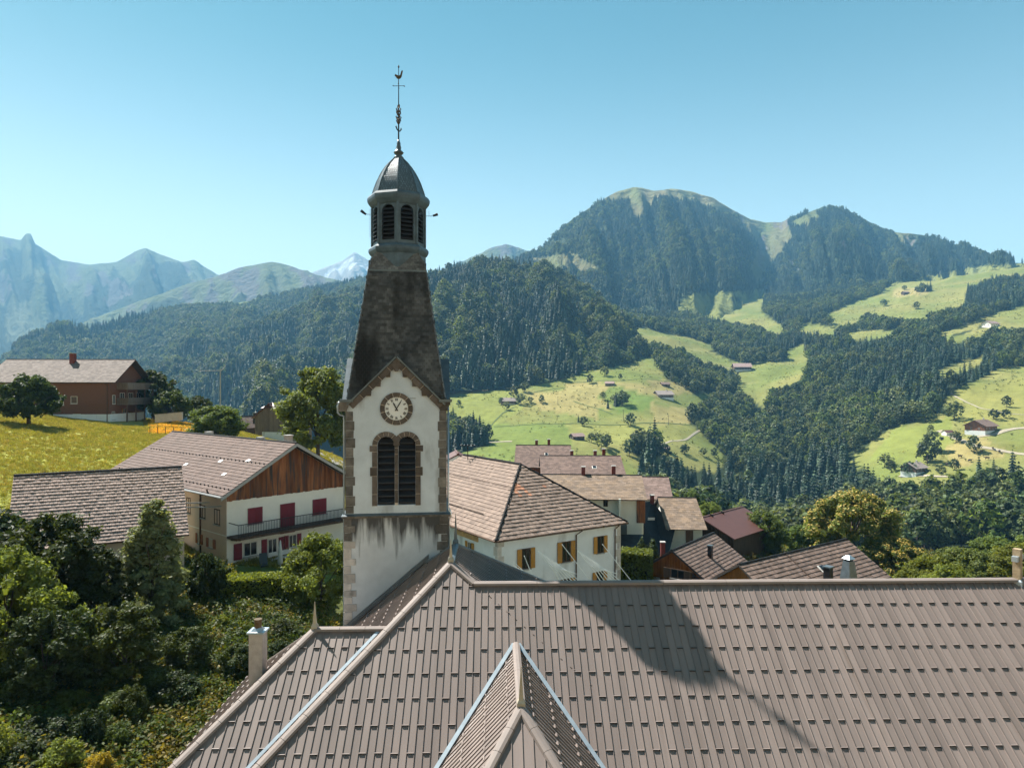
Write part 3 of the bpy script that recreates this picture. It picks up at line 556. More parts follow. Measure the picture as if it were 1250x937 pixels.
def kinds_mix(P,rg,pc=.5,sc=120,seed=3):
    n=len(P); f=fbm(P[:,0]/sc,P[:,1]/sc,seed,3)*2.4+pc; con=rg.random(n)<np.clip(f,.04,.96)
    idx=np.where(con,rg.integers(0,3,n),rg.integers(3,7,n)); h=np.where(con,1.15,.95)*(.55+.85*rg.random(n)**1.3); return idx,h
def wood(name,label,P,dens,hgt,bad=None,top=2.0,pc=.5,pmin=-160,pmax=1410,sc=120,seed=3):
    rg=np.random.default_rng(seed); area=on_sheet(P,1,rg)[1]; n=int(area*dens); Q,_=on_sheet(P,n,rg)
    px,py=625+F*Q[:,0]/Q[:,1],HY-F*Q[:,2]/Q[:,1]; ok=(px>pmin)&(px<pmax)
    if bad is not None: ok&=~bad(px,py,Q)&~bare(px,HY-F*(Q[:,2]+hgt*.62)/Q[:,1])
    Q=Q[ok]; idx,h=kinds_mix(Q,rg,pc,sc,seed); Q[:,2]-=.3
    return scatter(name,label,'wood',Q,idx,np.stack([h*hgt*(.85+.3*rg.random(len(Q)))]*2+[h*hgt],1),rg=rg)
nt_=len(MOUNT)-13
WOODS=[
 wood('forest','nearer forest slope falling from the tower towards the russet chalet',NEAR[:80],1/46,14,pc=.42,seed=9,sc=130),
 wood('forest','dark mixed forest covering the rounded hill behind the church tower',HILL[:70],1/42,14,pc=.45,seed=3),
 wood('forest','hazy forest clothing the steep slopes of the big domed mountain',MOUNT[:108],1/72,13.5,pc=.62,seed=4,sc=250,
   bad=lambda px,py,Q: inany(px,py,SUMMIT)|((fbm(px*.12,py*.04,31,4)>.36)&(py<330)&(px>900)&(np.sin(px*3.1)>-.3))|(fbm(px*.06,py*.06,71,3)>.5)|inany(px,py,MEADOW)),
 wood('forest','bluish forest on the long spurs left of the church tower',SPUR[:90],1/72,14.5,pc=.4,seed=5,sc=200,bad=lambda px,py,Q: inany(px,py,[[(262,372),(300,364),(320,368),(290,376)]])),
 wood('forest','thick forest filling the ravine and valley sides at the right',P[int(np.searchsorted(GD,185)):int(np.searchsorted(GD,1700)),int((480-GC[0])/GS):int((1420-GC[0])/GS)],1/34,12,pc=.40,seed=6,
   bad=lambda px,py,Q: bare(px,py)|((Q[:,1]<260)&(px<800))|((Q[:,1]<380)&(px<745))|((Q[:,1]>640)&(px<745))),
]
# ------------------------------------------------------------------ roofing helpers
import bmesh
from mathutils.geometry import tessellate_polygon
def tiles_mesh(name,O,U,V,LU,LV,tu,tv,th,mats,clip=None,seed=1,spread=.25,stag=.5,alt=None,gap=.012,jit=.25,u0=0.0):
    O,U,V=np.array(O,float),np.array(U,float),np.array(V,float); N=np.cross(U,V); N/=np.linalg.norm(N)
    if N[2]<0: N=-N
    rg=np.random.default_rng(seed); nv=int(round(LV/tv)); nu=int(math.ceil((LU)/tu))+1
    j,i=np.meshgrid(np.arange(nv),np.arange(-1,nu),indexing='ij'); i=i.ravel(); j=j.ravel()
    a=u0+(i+np.where(j%2==1,stag,0))*tu; b=a+tu-gap; a=np.clip(a,u0,u0+LU); b=np.clip(b,u0,u0+LU); v0=j*tv-.02; v1=(j+1)*tv+.02; ok=(b-a)>.02
    if clip is not None: ok&=clip((a+b)/2,(v0+v1)/2)
    a,b,v0,v1=a[ok],b[ok],v0[ok],v1[ok]; n=len(a)
    h0=np.full(n,.004); h1=th*(1+jit*(rg.random(n)*2-1)); sk=(rg.random(n)-.5)*tv*.06
    def pt(u,v,h): return O+u[:,None]*U+v[:,None]*V+h[:,None]*N
    z=np.zeros(n)-.01
    V8=np.stack([pt(a,v0,h0),pt(b,v0,h0),pt(b,v1+sk,h1),pt(a,v1-sk,h1),pt(a,v0,z),pt(b,v0,z),pt(b,v1+sk,z),pt(a,v1-sk,z)],1).reshape(-1,3)
    k=np.arange(n)[:,None]*8
    Q=np.concatenate([k+np.array(f) for f in ((0,1,2,3),(3,2,6,7),(0,3,7,4),(1,5,6,2))]); t=np.tile(1-spread+2*spread*rg.random(n),4)
    mi=None
    if alt is not None: mi=np.tile(alt(((a+b)/2),v0,rg).astype(int),4)
    return np_mesh(name,V8,Q,mats,t,midx=mi)
def tiled(parent,O,U,V,LU,LV,tu,tv,th,mat,name='tiles',**kw):
    o=bpy.data.objects.new(name,tiles_mesh(name,O,U,V,LU,LV,tu,tv,th,mat,**kw)); COL.objects.link(o); o.parent=parent; o['kind']='stuff'; return o
def cap_line(parent,a,b,wd,ht,seg,mat,name='ridge_cap',gap=.012,jit=0):
    a,b=Vector(a),Vector(b); d=(b-a); L=d.length; d.normalize(); s=d.cross(Vector((0,0,1))).normalized(); n=s.cross(d).normalized()
    if n.z<0: n=-n
    k=max(1,int(round(L/seg))); l=L/k
    for i in range(k):
        p=a+d*(i*l+gap/2); e=a+d*((i+1)*l-gap/2); mb=MB(); q=n*(ht+(jit*rnd.random() if jit else 0))
        mb.prism([p-s*wd-n*.05,p-s*wd*.9+q*.45,p-s*wd*.35+q,p+s*wd*.35+q,p+s*wd*.9+q*.45,p+s*wd-n*.05],e-p)
        mb.build(name,mat,parent)
def metal_slope(parent,O,U,V,LU,LV,planes,u0=0.0,strip=.249,row0=1.1,row=.875,label=None,vtop=0.0,par=0):
    O,U,V=Vector(O),Vector(U).normalized(),Vector(V).normalized(); N=U.cross(V)
    if N.z<0: N=-N
    mb=MB(); mb.quad(*(O+U*a+V*b-N*.03 for a,b in ((u0,vtop),(u0+LU,vtop),(u0+LU,LV),(u0,LV))))
    def cut(me):
        bm=bmesh.new(); bm.from_mesh(me)
        for co,no in planes: bmesh.ops.bisect_plane(bm,geom=bm.verts[:]+bm.edges[:]+bm.faces[:],plane_co=co,plane_no=no,clear_outer=True,dist=1e-5)
        n=len(bm.faces); bm.to_mesh(me); bm.free(); return n
    deck=mb.build('roof_slope',MAT['metal_roof'],parent); cut(deck.data)
    for i in range(int(math.ceil(LU/strip))):
        a=u0+i*strip; b=min(a+strip,u0+LU); mb=MB()
        def p(u,v,h): return O+U*u+V*v+N*h
        k=i*.0011%.003; mb.quad(p(a,vtop,k),p(b,vtop,k),p(b,LV,k),p(a,LV,k))
        mb.hexa([p(a-.011,vtop,0),p(a+.011,vtop,0),p(a+.011,LV,0),p(a-.011,LV,0),p(a-.009,vtop,.034),p(a+.009,vtop,.034),p(a+.009,LV,.034),p(a-.009,LV,.034)])
        for r in range(14):
            v=row0+r*row
            if v<vtop+.2 or v>LV-.1 or (r+i+par)%2: continue
            j=rnd.uniform(-.012,.012); v+=j
            mb.hexa([p(a+.016,v-.03,0),p(b-.014,v-.03,0),p(b-.014,v,0),p(a+.016,v,0),p(a+.016,v-.03,.04),p(b-.014,v-.03,.04),p(b-.012,v,.058),p(a+.014,v,.058)])
            mb.quad(p(a+.02,v+.003,.004),p(b-.018,v+.003,.004),p(b-.018,v+.003,.052),p(a+.02,v+.003,.052),m=1)  # near-black face paints in the shade of an open hood; the stop is solid
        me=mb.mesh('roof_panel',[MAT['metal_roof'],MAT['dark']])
        if cut(me): link_mesh('roof_panel',me,deck)
        else: bpy.data.meshes.remove(me)
    return deck
def gone(co,d,keep):      # vertical plane through co along d; 'keep' is a point on the side to stay
    n=Vector((d[1],-d[0],0)).normalized(); co=Vector(co)
    if (Vector(keep)-co).dot(n)>0: n=-n
    return (co,n)

# ------------------------------------------------------------------ church
YAW=.024; PK=Vector((-2.42,27.0,-6.91)); GB=-17.6; TF,TL,TR=.784,.85,.63; RD=.6146; VB=3.25
ch=thing('church','long church roofed in brown standing seam metal with hips and snow stops','church',(PK.x,PK.y,GB),YAW)
PW=PK.z-GB
def K(u,v,w): return Vector((u,v,w+PW))
def dn(ax,t): # unit vector down a slope: horizontal direction and steepness
    l=math.hypot(1,t); return Vector((ax[0]/l,ax[1]/l,-t/l))
V0=-RD/TF; S1=RD/TR; EV=11.5
hipL=(-1/TL,-1/TF); hipR=(1/TR,-1/TF); bL=(-1/TL,1/TF); bR=(1/TR,1/TF)
strip=.249
# camera-facing slope: under the peak, then along the nave
nL=int(8.8/strip); 
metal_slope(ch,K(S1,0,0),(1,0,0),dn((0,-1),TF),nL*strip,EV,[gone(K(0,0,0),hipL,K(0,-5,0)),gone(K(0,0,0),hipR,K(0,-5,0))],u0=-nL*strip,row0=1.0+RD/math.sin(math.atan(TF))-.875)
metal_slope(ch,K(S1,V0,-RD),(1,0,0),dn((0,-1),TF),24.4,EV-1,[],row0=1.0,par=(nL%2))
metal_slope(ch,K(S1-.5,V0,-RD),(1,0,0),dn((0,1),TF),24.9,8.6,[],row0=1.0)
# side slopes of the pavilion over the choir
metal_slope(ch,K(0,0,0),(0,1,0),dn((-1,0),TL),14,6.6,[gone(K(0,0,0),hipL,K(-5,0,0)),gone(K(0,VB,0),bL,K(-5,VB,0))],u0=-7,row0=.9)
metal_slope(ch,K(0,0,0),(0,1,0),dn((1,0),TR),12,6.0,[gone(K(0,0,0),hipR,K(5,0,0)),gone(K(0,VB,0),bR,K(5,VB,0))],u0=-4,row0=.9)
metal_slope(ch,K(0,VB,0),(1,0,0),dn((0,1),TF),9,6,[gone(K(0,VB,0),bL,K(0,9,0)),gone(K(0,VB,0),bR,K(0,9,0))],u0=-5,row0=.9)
C=MAT['metal_cap']; up=Vector((0,0,.03))
h=7; cap_line(ch,K(0,0,0)+up,K(-h/TL,-h/TF,-h)+up,.16,.07,.95,C)
cap_line(ch,K(0,0,0)+up,K(S1,V0,-RD)+up,.16,.07,.6,C); cap_line(ch,K(S1-.05,V0,-RD)+up,K(25.3,V0,-RD)+up,.17,.08,2.4,C)
cap_line(ch,K(0,0,0)+up,K(0,VB,0)+up,.15,.07,1.1,MAT['zinc_dark']); h=3.2
cap_line(ch,K(0,VB,0)+up,K(-h/TL,VB+h/TF,-h)+up,.11,.06,.95,MAT['zinc_dark']); h=3.6; cap_line(ch,K(0,VB,0)+up,K(h/TR,VB+h/TF,-h)+up,.11,.06,.95,MAT['zinc_dark'])
# lower wing to the left
WU,WV,WW,TWL=-4.89,-1.74,-1.97,.87; HE=3.35
wl=gone(K(WU,WV,0),(-1/TWL,-1/TF),K(WU,WV-5,0)); wlb=gone(K(WU,WV,0),(-1/TWL,1/TF),K(WU,WV+5,0))
n=int(7.5/strip)
eave=(K(0,0,WW-HE),Vector((0,0,-1)))
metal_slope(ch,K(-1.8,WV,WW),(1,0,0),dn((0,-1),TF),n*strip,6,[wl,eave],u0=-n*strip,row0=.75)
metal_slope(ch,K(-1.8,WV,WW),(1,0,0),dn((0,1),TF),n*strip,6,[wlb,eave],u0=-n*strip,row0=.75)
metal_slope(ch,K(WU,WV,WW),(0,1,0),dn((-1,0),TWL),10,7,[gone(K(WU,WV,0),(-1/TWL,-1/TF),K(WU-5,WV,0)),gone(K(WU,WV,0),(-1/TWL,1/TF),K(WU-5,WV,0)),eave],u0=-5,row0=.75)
cap_line(ch,K(WU,WV,WW)+up,K(-2.1,WV,WW)+up,.16,.07,.8,C); cap_line(ch,K(WU,WV,WW)+up,K(WU-HE/TWL,WV-HE/TF,WW-HE)+up,.16,.07,.85,C)
cap_line(ch,K(WU,WV,WW)+up,K(WU-HE/TWL,WV+HE/TF,WW-HE)+up,.08,.04,.85,C)
# projecting wing towards the viewer
DU,DV,DW,TD_,TH_,DE=2.50,-2.83,-2.22,1.04,.66,-7.55
fl=gone(K(DU,DE,0),(-1/TD_,-1/TH_),K(DU-5,DE,0)); fr=gone(K(DU,DE,0),(1/TD_,-1/TH_),K(DU+5,DE,0))
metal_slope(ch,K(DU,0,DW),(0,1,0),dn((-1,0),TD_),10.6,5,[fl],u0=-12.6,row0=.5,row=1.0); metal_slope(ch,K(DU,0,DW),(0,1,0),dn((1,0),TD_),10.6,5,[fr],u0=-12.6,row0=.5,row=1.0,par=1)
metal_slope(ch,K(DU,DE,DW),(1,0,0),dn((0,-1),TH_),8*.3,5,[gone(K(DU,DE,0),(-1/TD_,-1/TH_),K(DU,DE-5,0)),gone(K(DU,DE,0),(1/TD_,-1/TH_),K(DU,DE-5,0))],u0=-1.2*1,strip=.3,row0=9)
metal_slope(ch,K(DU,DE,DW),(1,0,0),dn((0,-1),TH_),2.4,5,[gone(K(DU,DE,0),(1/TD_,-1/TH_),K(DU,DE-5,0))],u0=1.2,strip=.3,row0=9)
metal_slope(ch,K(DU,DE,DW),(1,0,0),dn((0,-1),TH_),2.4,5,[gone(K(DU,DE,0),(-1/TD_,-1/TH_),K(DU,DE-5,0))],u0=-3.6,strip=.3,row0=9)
cap_line(ch,K(DU,DV+.1,DW)+up,K(DU,DE,DW)+up,.14,.08,2.4,C); h=3.2
for s in (-1,1): cap_line(ch,K(DU,DE,DW)+up,K(DU+s*h/TD_,DE-h/TH_,DW-h)+up,.15,.07,.75,C)
def flash(a,b,wd,nrm):
    a,b=Vector(a),Vector(b); d=(b-a).normalized(); s=d.cross(Vector(nrm)).normalized()*wd; q=Vector(nrm).normalized()*.02
    mb=MB(); mb.hexa([a-s,a+s,b+s,b-s,a-s+q,a+s+q,b+s+q,b-s+q]); mb.build('valley_flashing',MAT['zinc'],ch)
for s in (-1,1):
    h=3.6; a=K(DU,DV,DW); b=a+Vector((s*h/TD_,-h/TF,-h)); flash(a+Vector((s*.09,0,.07)),b+Vector((s*.09,0,.07)),.065,(0,-TF*.9,1.2))
h=4; a=K(WW/TL,WV,WW); flash(a+Vector((-.1,0,.06)),a+Vector((-h/TL-.1,-h/TF,-h+.06)),.055,(0,-TF,1))
# flashing where the left slope meets the tower foot
mb=MB(); mb.obox(K(-1.35,4.78,-1.02),(-4.6,0,-4.6*TL),(0,.2,0),(0,0,.2)); mb.build('wall_flashing',MAT['zinc_dark'],ch)
# finials
def finial(p,ht,wd,mat):
    mb=MB(); mb.lathe([(wd*1.2,-.1),(wd*1.2,.12),(wd*.8,.2)],4,(p[0],p[1]),math.pi/4); mb.lathe([(wd*.72,.18),(.012,ht)],4,(p[0],p[1]),math.pi/4)
    mb.v=[(x,y,z+p[2]) for x,y,z in mb.v]; mb.build('finial',mat,ch)
fm=M('finial_metal',(.42,.37,.29),.45,.15,2,metal=.3)
finial(K(0,.02,.03),.92,.13,fm); finial(K(0,VB,.03),1.35,.15,MAT['zinc_dark']); finial(K(WU,WV,WW+.03),1.0,.13,fm); finial(K(DU,DE+.05,DW+.03),1.15,.14,fm)
# boiler chimney
cx=at(315,0,25.2).x; ci=thing('church_chimney_stack','roughcast grey chimney with metal cap rising beside the lower church roof','chimney',(cx,25.2,-13))
mb=MB(); mb.box(-.25,.25,-.25,.25,-3.6,4.02); mb.build('stack',MAT['render_grey'],ci)
mb=MB(); mb.box(-.31,.31,-.31,.31,4.02,4.09); mb.lathe([(.28,4.09),(.16,4.2)],4,(0,0),math.pi/4); mb.build('cap',MAT['zinc'],ci)
mb=MB(); mb.lathe([(.13,4.15),(.13,4.42),(.15,4.43),(.15,4.50),(.11,4.50)],12); mb.build('flue_pipe',MAT['gilt'],ci)
# walls under the roofs
mb=MB(); mb.box(-1.5,24.5,-7.4,5.6,-PW+PW-.0,PW-RD-6.0); mb.build('wall',MAT['plaster_low'],ch)
mb=MB(); mb.box(-5.2,2.2,-5.5,4.6,0.001,PW-5.4); mb.build('wall',MAT['plaster_low'],ch)
mb=MB(); mb.box(-8.3,-1,WV-3.6,WV+3.6,.002,PW+WW-3.1); mb.build('wall',MAT['plaster_low'],ch)
mb=MB(); mb.box(DU-2.6,DU+2.6,DE-3.4,-3,.003,PW+DW-2.9); mb.build('wall',MAT['plaster_low'],ch)
# stone cross on the far end of the ridge
cp=at(1242,709,26.75); cr=thing('roof_cross','squat brown stone cross standing on the church ridge','cross',(cp.x,cp.y,cp.z-.05),R(38))
mb=MB(); mb.box(-.13,.13,-.13,.13,.08,1.32); mb.build('post',MAT['cross_stone'],cr)
mb=MB(); mb.box(-.36,-.1305,-.1,.1,.86,1.06); mb.build('arm',MAT['zinc'],cr); mb=MB(); mb.box(.1305,.36,-.1,.1,.86,1.06); mb.build('arm',MAT['zinc'],cr)
mb=MB(); mb.box(-.2,.2,-.2,.2,-.2,.08); mb.lathe([(.26,.08),(.2,.14)],4,(0,0),math.pi/4); mb.build('base',MAT['zinc'],cr)

# ------------------------------------------------------------------ bell tower
TDp=32.1; HW=2.335; AX=at(484,0,TDp+HW).x; TYAW=R(7); AX=(484-625)/F*TDp-HW*math.sin(TYAW); AYt=TDp+HW*math.cos(TYAW); TB=-17.0
tw=thing('church_tower','white plastered bell tower with slate spire, clock and louvred lantern','church tower',(AX,AYt,TB),TYAW)
def tz(y,D=TDp): return (HY-y)/F*D-TB
zl,ze,za=tz(627),tz(490),tz(437)
ow=.40; oc=(-.485,.485); zs,zt=tz(616),tz(543)        # openings: half width, centres, sill, spring
def archpts(cx,r,z0,z1,n=12): return [(cx-r,z0),(cx+r,z0)]+[(cx+r*math.cos(math.pi*k/n),z1+r*math.sin(math.pi*k/n)) for k in range(n+1)]
def face(holes):
    mb=MB(); outer=[(-HW,zl),(HW,zl),(HW,ze),(2.05,ze),(0,za),(-2.05,ze),(-HW,ze)]
    hs=[archpts(c,ow,zs,zt) for c in oc] if holes else []
    rings=[outer]+hs; flat=[p for r in rings for p in r]
    tris=tessellate_polygon([[Vector((x,z,0)) for x,z in r] for r in rings])
    k=len(mb.v); mb.v+=[(x,-HW,z) for x,z in flat]
    for t_ in tris:
        a,b,c=[Vector(mb.v[k+q]) for q in t_]; nn=(b-a).cross(c-a); t_=t_ if nn.y<0 else t_[::-1]
        mb.f.append(tuple(k+q for q in t_)); mb.m.append(0); mb.t.append(1.0)
    for hpts in hs:
        for i in range(len(hpts)):
            (x0,z0),(x1,z1)=hpts[i],hpts[(i+1)%len(hpts)]
            mb.quad((x0,-HW,z0),(x1,-HW,z1),(x1,-HW+.32,z1),(x0,-HW+.32,z0))
    return mb
SIDES=(0,1,3)
def around(name,mb,mats,sides=SIDES,smooth=False,kind=None):
    me=mb.mesh(name,mats,smooth)
    for s in sides:
        o=link_mesh(name,me,tw,(0,0,0),(0,0,s*math.pi/2))
        if kind: o['kind']=kind
around('wall',face(True),MAT['plaster']); around('wall',face(False),MAT['plaster'],(2,))
mb=MB(); mb.box(-HW+.35,HW-.35,-HW+.35,HW-.35,zl+.1,ze); mb.build('belfry_inside',MAT['dark'],tw)
mb=MB(); h=HW+.045; mb.box(-h,h,-h,h,0,zl-.12); mb.build('lower_wall',MAT['plaster_low'],tw)
mb=MB(); h=HW+.17; mb.hexa([(-h,-h,zl-.14),(h,-h,zl-.14),(h,h,zl-.14),(-h,h,zl-.14),(-h,-h,zl-.04),(h,-h,zl-.04),(h,h,zl-.04),(-h,h,zl-.04)]); mb.build('ledge',MAT['stone_ledge'],tw)
mb=MB(); h2=HW+.02; h=HW+.2; mb.hexa([(-h,-h,zl-.038),(h,-h,zl-.038),(h,h,zl-.038),(-h,h,zl-.038),(-h2,-h2,zl+.05),(h2,-h2,zl+.05),(h2,h2,zl+.05),(-h2,h2,zl+.05)]); mb.build('ledge_flashing',MAT['zinc_dark'],tw)
for c in oc:                                # slatted openings
    nsl=10
    for i in range(nsl):
        z=zs+.06+(zt+ow-zs-.1)*i/nsl; top=z+.2; hw=ow-.01
        if top>zt: hw=math.sqrt(max(.02,ow*ow-(top-zt)**2))-.005 if top-zt<ow else .08
        mb=MB(); mb.hexa([(c-hw,-HW+.10,z),(c+hw,-HW+.10,z),(c+hw,-HW+.30,z+.17),(c-hw,-HW+.30,z+.17),(c-hw,-HW+.10,z+.05),(c+hw,-HW+.10,z+.05),(c+hw,-HW+.30,z+.22),(c-hw,-HW+.30,z+.22)])
        around('louvre',mb,MAT['louvre'])
    mb=MB(); mb.box(c-ow,c+ow,-HW+.31,-HW+.33,zs,zt+ow-.02); around('opening_back',mb,MAT['dark'])
    for i in range(7):                      # arch stones
        a0,a1=math.pi*i/7+.022,math.pi*(i+1)/7-.022; pts=[]
        for r,aa in ((ow+.005,(a0,(a0+a1)/2,a1)),(ow+.235,(a1,(a0+a1)/2,a0))): pts+=[(c+r*math.cos(q),-HW-.045,zt+r*math.sin(q)) for q in aa]
        if (c<0 and i==0) or (c>0 and i==6): pts=[(x if abs(x)>.012 else math.copysign(.012,c),y,z) for x,y,z in pts]
        mb=MB(); mb.prism(pts,(0,.12,0)); around('arch_stone',mb,MAT['stone_brown'])
    sg=1 if c>0 else -1; hts=[.30,.72,.42,.85,.55,.5]; z=zt-.02; xo=c+sg*(ow+.005)
    for i,hh in enumerate(hts):             # jamb stones, two of them with ears
        if z-hh<zs-.06: hh=z-zs+.06
        if hh<.1: break
        wd=.35 if i in (0,2) and True else .235
        if i==2: wd=.33
        mb=MB(); x0,x1=sorted((xo,xo+sg*wd)); mb.box(x0,x1,-HW-.045,-HW+.08,z-hh+.022,z); around('jamb_stone',mb,MAT['stone_brown']); z-=hh
z=zt+.28
for hh in (.42,.30,.92,.75,.62):            # stones of the middle pier
    mb=MB(); wd=.078; 
    if hh==.42: mb.prism([(-.075,-HW-.04,z-hh+.02),(.075,-HW-.04,z-hh+.02),(.13,-HW-.04,z-.1),(.02,-HW-.04,z),(-.02,-HW-.04,z),(-.13,-HW-.04,z-.1)],(0,.12,0))
    else: mb.box(-wd,wd,-HW-.042,-HW+.1,max(zs-.05,z-hh+.02),z)
    around('pier_stone',mb,MAT['stone_brown']); z-=hh
mb=MB()
for c in oc:
    pts=[(c+(ow+.222)*math.cos(math.pi*k/14),-HW-.03,zt+(ow+.222)*math.sin(math.pi*k/14)) for k in range(15)]+[(c+(ow+.012)*math.cos(math.pi*k/14),-HW-.03,zt+(ow+.012)*math.sin(math.pi*k/14)) for k in range(14,-1,-1)]
    for k in range(14): mb.quad(pts[k],pts[k+1],pts[28-k],pts[29-k])
    sg=1 if c>0 else -1; x0,x1=sorted((c+sg*(ow+.012),c+sg*(ow+.222))); mb.quad((x0,-HW-.03,zs),(x1,-HW-.03,zs),(x1,-HW-.03,zt),(x0,-HW-.03,zt))
mb.quad((-.07,-HW-.025,zs),(.07,-HW-.025,zs),(.07,-HW-.025,zt+.2),(-.07,-HW-.025,zt+.2))
around('joint_mortar',mb,MAT['mortar'])
# clock
cz=tz(498.7); r0,r1=.545,.765
mb=MB()
for k in range(36):
    a,b=6.2832*k/36,6.2832*(k+1)/36; mb.quad(*[(r*math.cos(q),-HW-.035,cz+r*math.sin(q)) for r,q in ((r0+.01,a),(r1-.01,a),(r1-.01,b),(r0+.01,b))])
around('clock_mortar',mb,MAT['mortar'])
for i in range(12):
    a0=6.2832*(i+.5)/12+.02; a1=a0+6.2832/12-.045; pts=[(r0*math.cos(a0+(a1-a0)*k/3),-HW-.055,cz+r0*math.sin(a0+(a1-a0)*k/3)) for k in range(4)]+[(r1*math.cos(a1-(a1-a0)*k/3),-HW-.055,cz+r1*math.sin(a1-(a1-a0)*k/3)) for k in range(4)]
    mb=MB(); mb.prism(pts,(0,.1,0)); around('clock_stone',mb,MAT['stone_brown'])
dial=MB(); dial.prism([(r0*math.cos(6.2832*k/40),-HW-.02,cz+r0*math.sin(6.2832*k/40)) for k in range(40)],(0,.05,0))
dme=dial.mesh('clock_dial',MAT['clock_white']); dials=[link_mesh('clock_dial',dme,tw,(0,0,0),(0,0,s*math.pi/2)) for s in SIDES]
def onto(mb,name,mat):
    me=mb.mesh(name,mat)
    for d in dials: link_mesh(name,me,d)
ROM=['XII','I','II','III','IIII','V','VI','VII','VIII','IX','X','XI']
for i,s in enumerate(ROM):
    a=math.pi/2-6.2832*i/12; ra=Vector((math.cos(a),0,math.sin(a))); ta=Vector((math.sin(a),0,-math.cos(a))); cw={'I':.034,'V':.075,'X':.075}; tot=sum(cw[q] for q in s); x=-tot/2
    mb=MB(); ctr=Vector((0,-HW-.024,cz))+ra*.435; hh=.062
    for q in s:
        m_=x+cw[q]/2
        for (x0,x1) in {'I':[(m_,m_)],'V':[(m_-.028,m_),(m_+.028,m_)],'X':[(m_-.028,m_+.028),(m_+.028,m_-.028)]}[q]:
            p0=ctr+ta*x0+ra*hh; p1=ctr+ta*x1-ra*hh; d=(p1-p0); sd=Vector((d.z,0,-d.x)).normalized()*.0105; mb.hexa([p0-sd,p0+sd,p1+sd,p1-sd]+[q_-Vector((0,.008,0)) for q_ in (p0-sd,p0+sd,p1+sd,p1-sd)])
        x+=cw[q]
    onto(mb,'numeral',MAT['black'])
for ang,ln,wd in ((90-332,.36,.03),(90-31,.47,.024)):
    a=R(ang); d=Vector((math.cos(a),0,math.sin(a))); sd=Vector((d.z,0,-d.x)); ctr=Vector((0,-HW-.045,cz)); mb=MB()
    mb.prism([ctr-d*.11-sd*wd*1.2,ctr-d*.11+sd*wd*1.2,ctr+sd*wd*.8,ctr+d*ln*.7+sd*wd*1.15,ctr+d*ln,ctr+d*ln*.7-sd*wd*1.15,ctr-sd*wd*.8],(0,.012,0)); onto(mb,'hand',MAT['black'])
# gable courses, brackets, metal edges
ln=math.hypot(2.05,za-ze); ux=Vector((2.05,0,-(za-ze))).normalized()
for sg in (-1,1):
    d=Vector((ux.x*sg,0,ux.z)); nn=Vector((-ux.z*sg,0,ux.x)); O=Vector((0,-HW-.12,za+.02)); seg=[0,.62,1.22,1.82,2.42,ln+.22]
    mb=MB(); mb.obox(O+d*.05-nn*.02-Vector((0,-.03,0)),d*(ln+.1),-nn*.24,Vector((0,.1,0))); around('joint_mortar',mb,MAT['mortar'])
    for i in range(5):
        if i<4 or True:
            a,b=seg[i]+.016+(.24 if i==0 else 0),seg[i+1]-.016
            mb=MB(); mb.obox(O+d*a-nn*.01,d*(b-a),-nn*.27,Vector((0,.14,0))); around('gable_stone',mb,MAT['stone_brown'])
    for q in (.75,1.38,2.0):
        c=O+d*q-nn*.2; mb=MB(); mb.hexa([c+Vector(v) for v in ((-.1,.02,-.24),(.1,.02,-.24),(.1,.14,-.24),(-.1,.14,-.24),(-.12,-.0,.05),(.12,-.0,.05),(.12,.14,.05),(-.12,.14,.05))]); around('bracket',mb,MAT['stone_brown'])
    mb=MB(); mb.obox(O-Vector((0,.07,0))+nn*.0,d*(ln+.28),nn*.075,Vector((0,1.9,0))); around('gable_roof',mb,MAT['zinc_dark'],(0,1,2,3))
mb=MB(); O=Vector((0,-HW-.137,za)); mb.prism([O+Vector(v) for v in ((-.22,0,-.30),(-.07,0,-.62),(.07,0,-.62),(.22,0,-.30),(0,0,-.02))],(0,.15,0)); around('gable_stone',mb,MAT['stone_brown'])
for sg in (-1,1):
    x0,x1=sorted((sg*2.1,sg*(HW+.26)))
    mb=MB(); mb.box(x0,x1,-HW-.2,-HW+.35,ze-.02,ze+.11); around('eave_gutter',mb,MAT['zinc_dark'])
    mb=MB(); mb.hexa([(sg*HW-.3,-HW-.04,ze-.45),(sg*HW+.03,-HW-.04,ze-.45),(sg*HW+.03,-HW+.3,ze-.45),(sg*HW-.3,-HW+.3,ze-.45),(sg*HW-.42,-HW-.14,ze-.03),(sg*HW+.18,-HW-.14,ze-.03),(sg*HW+.18,-HW+.3,ze-.03),(sg*HW-.42,-HW+.3,ze-.03)]); around('corbel_stone',mb,MAT['stone_quoin'],(0,))
# corner stones
for sx,sy in ((-1,-1),(1,-1),(1,1)):
    z=ze-.46; i=0
    while z>zl+.15:
        hh=rnd.uniform(.36,.52); hh=min(hh,z-zl-.06); w1,w2=(.40,.30) if i%2 else (.34,.42)
        w1*=rnd.uniform(.92,1.08); p=.014+.008*(i%2); x0,x1=sorted((sx*(HW+p),sx*(HW-w1))); y0,y1=sorted((sy*(HW+p),sy*(HW-w2)))
        mb=MB(); mb.box(x0,x1,y0,y1,z-hh+.012,z); mb.build('corner_stone',MAT['stone_quoin'],tw); z-=hh; i+=1
    z=zl-.16; i=0
    while z>3.5:
        hh=rnd.uniform(.30,.48); w1,w2=(.46,.30) if i%2 else (.28,.5); w1*=rnd.uniform(.85,1.15); p=.075+.01*rnd.random(); x0,x1=sorted((sx*(HW+p),sx*(HW-w1))); y0,y1=sorted((sy*(HW+p),sy*(HW-w2)))
        mb=MB(); mb.box(x0,x1,y0,y1,z-hh+.025,z); mb.build('corner_stone',MAT['stone_quoin' if (z>zl-1.1 or (sx>0 and z>zl-2.6)) else 'stone_light'],tw); z-=hh; i+=1
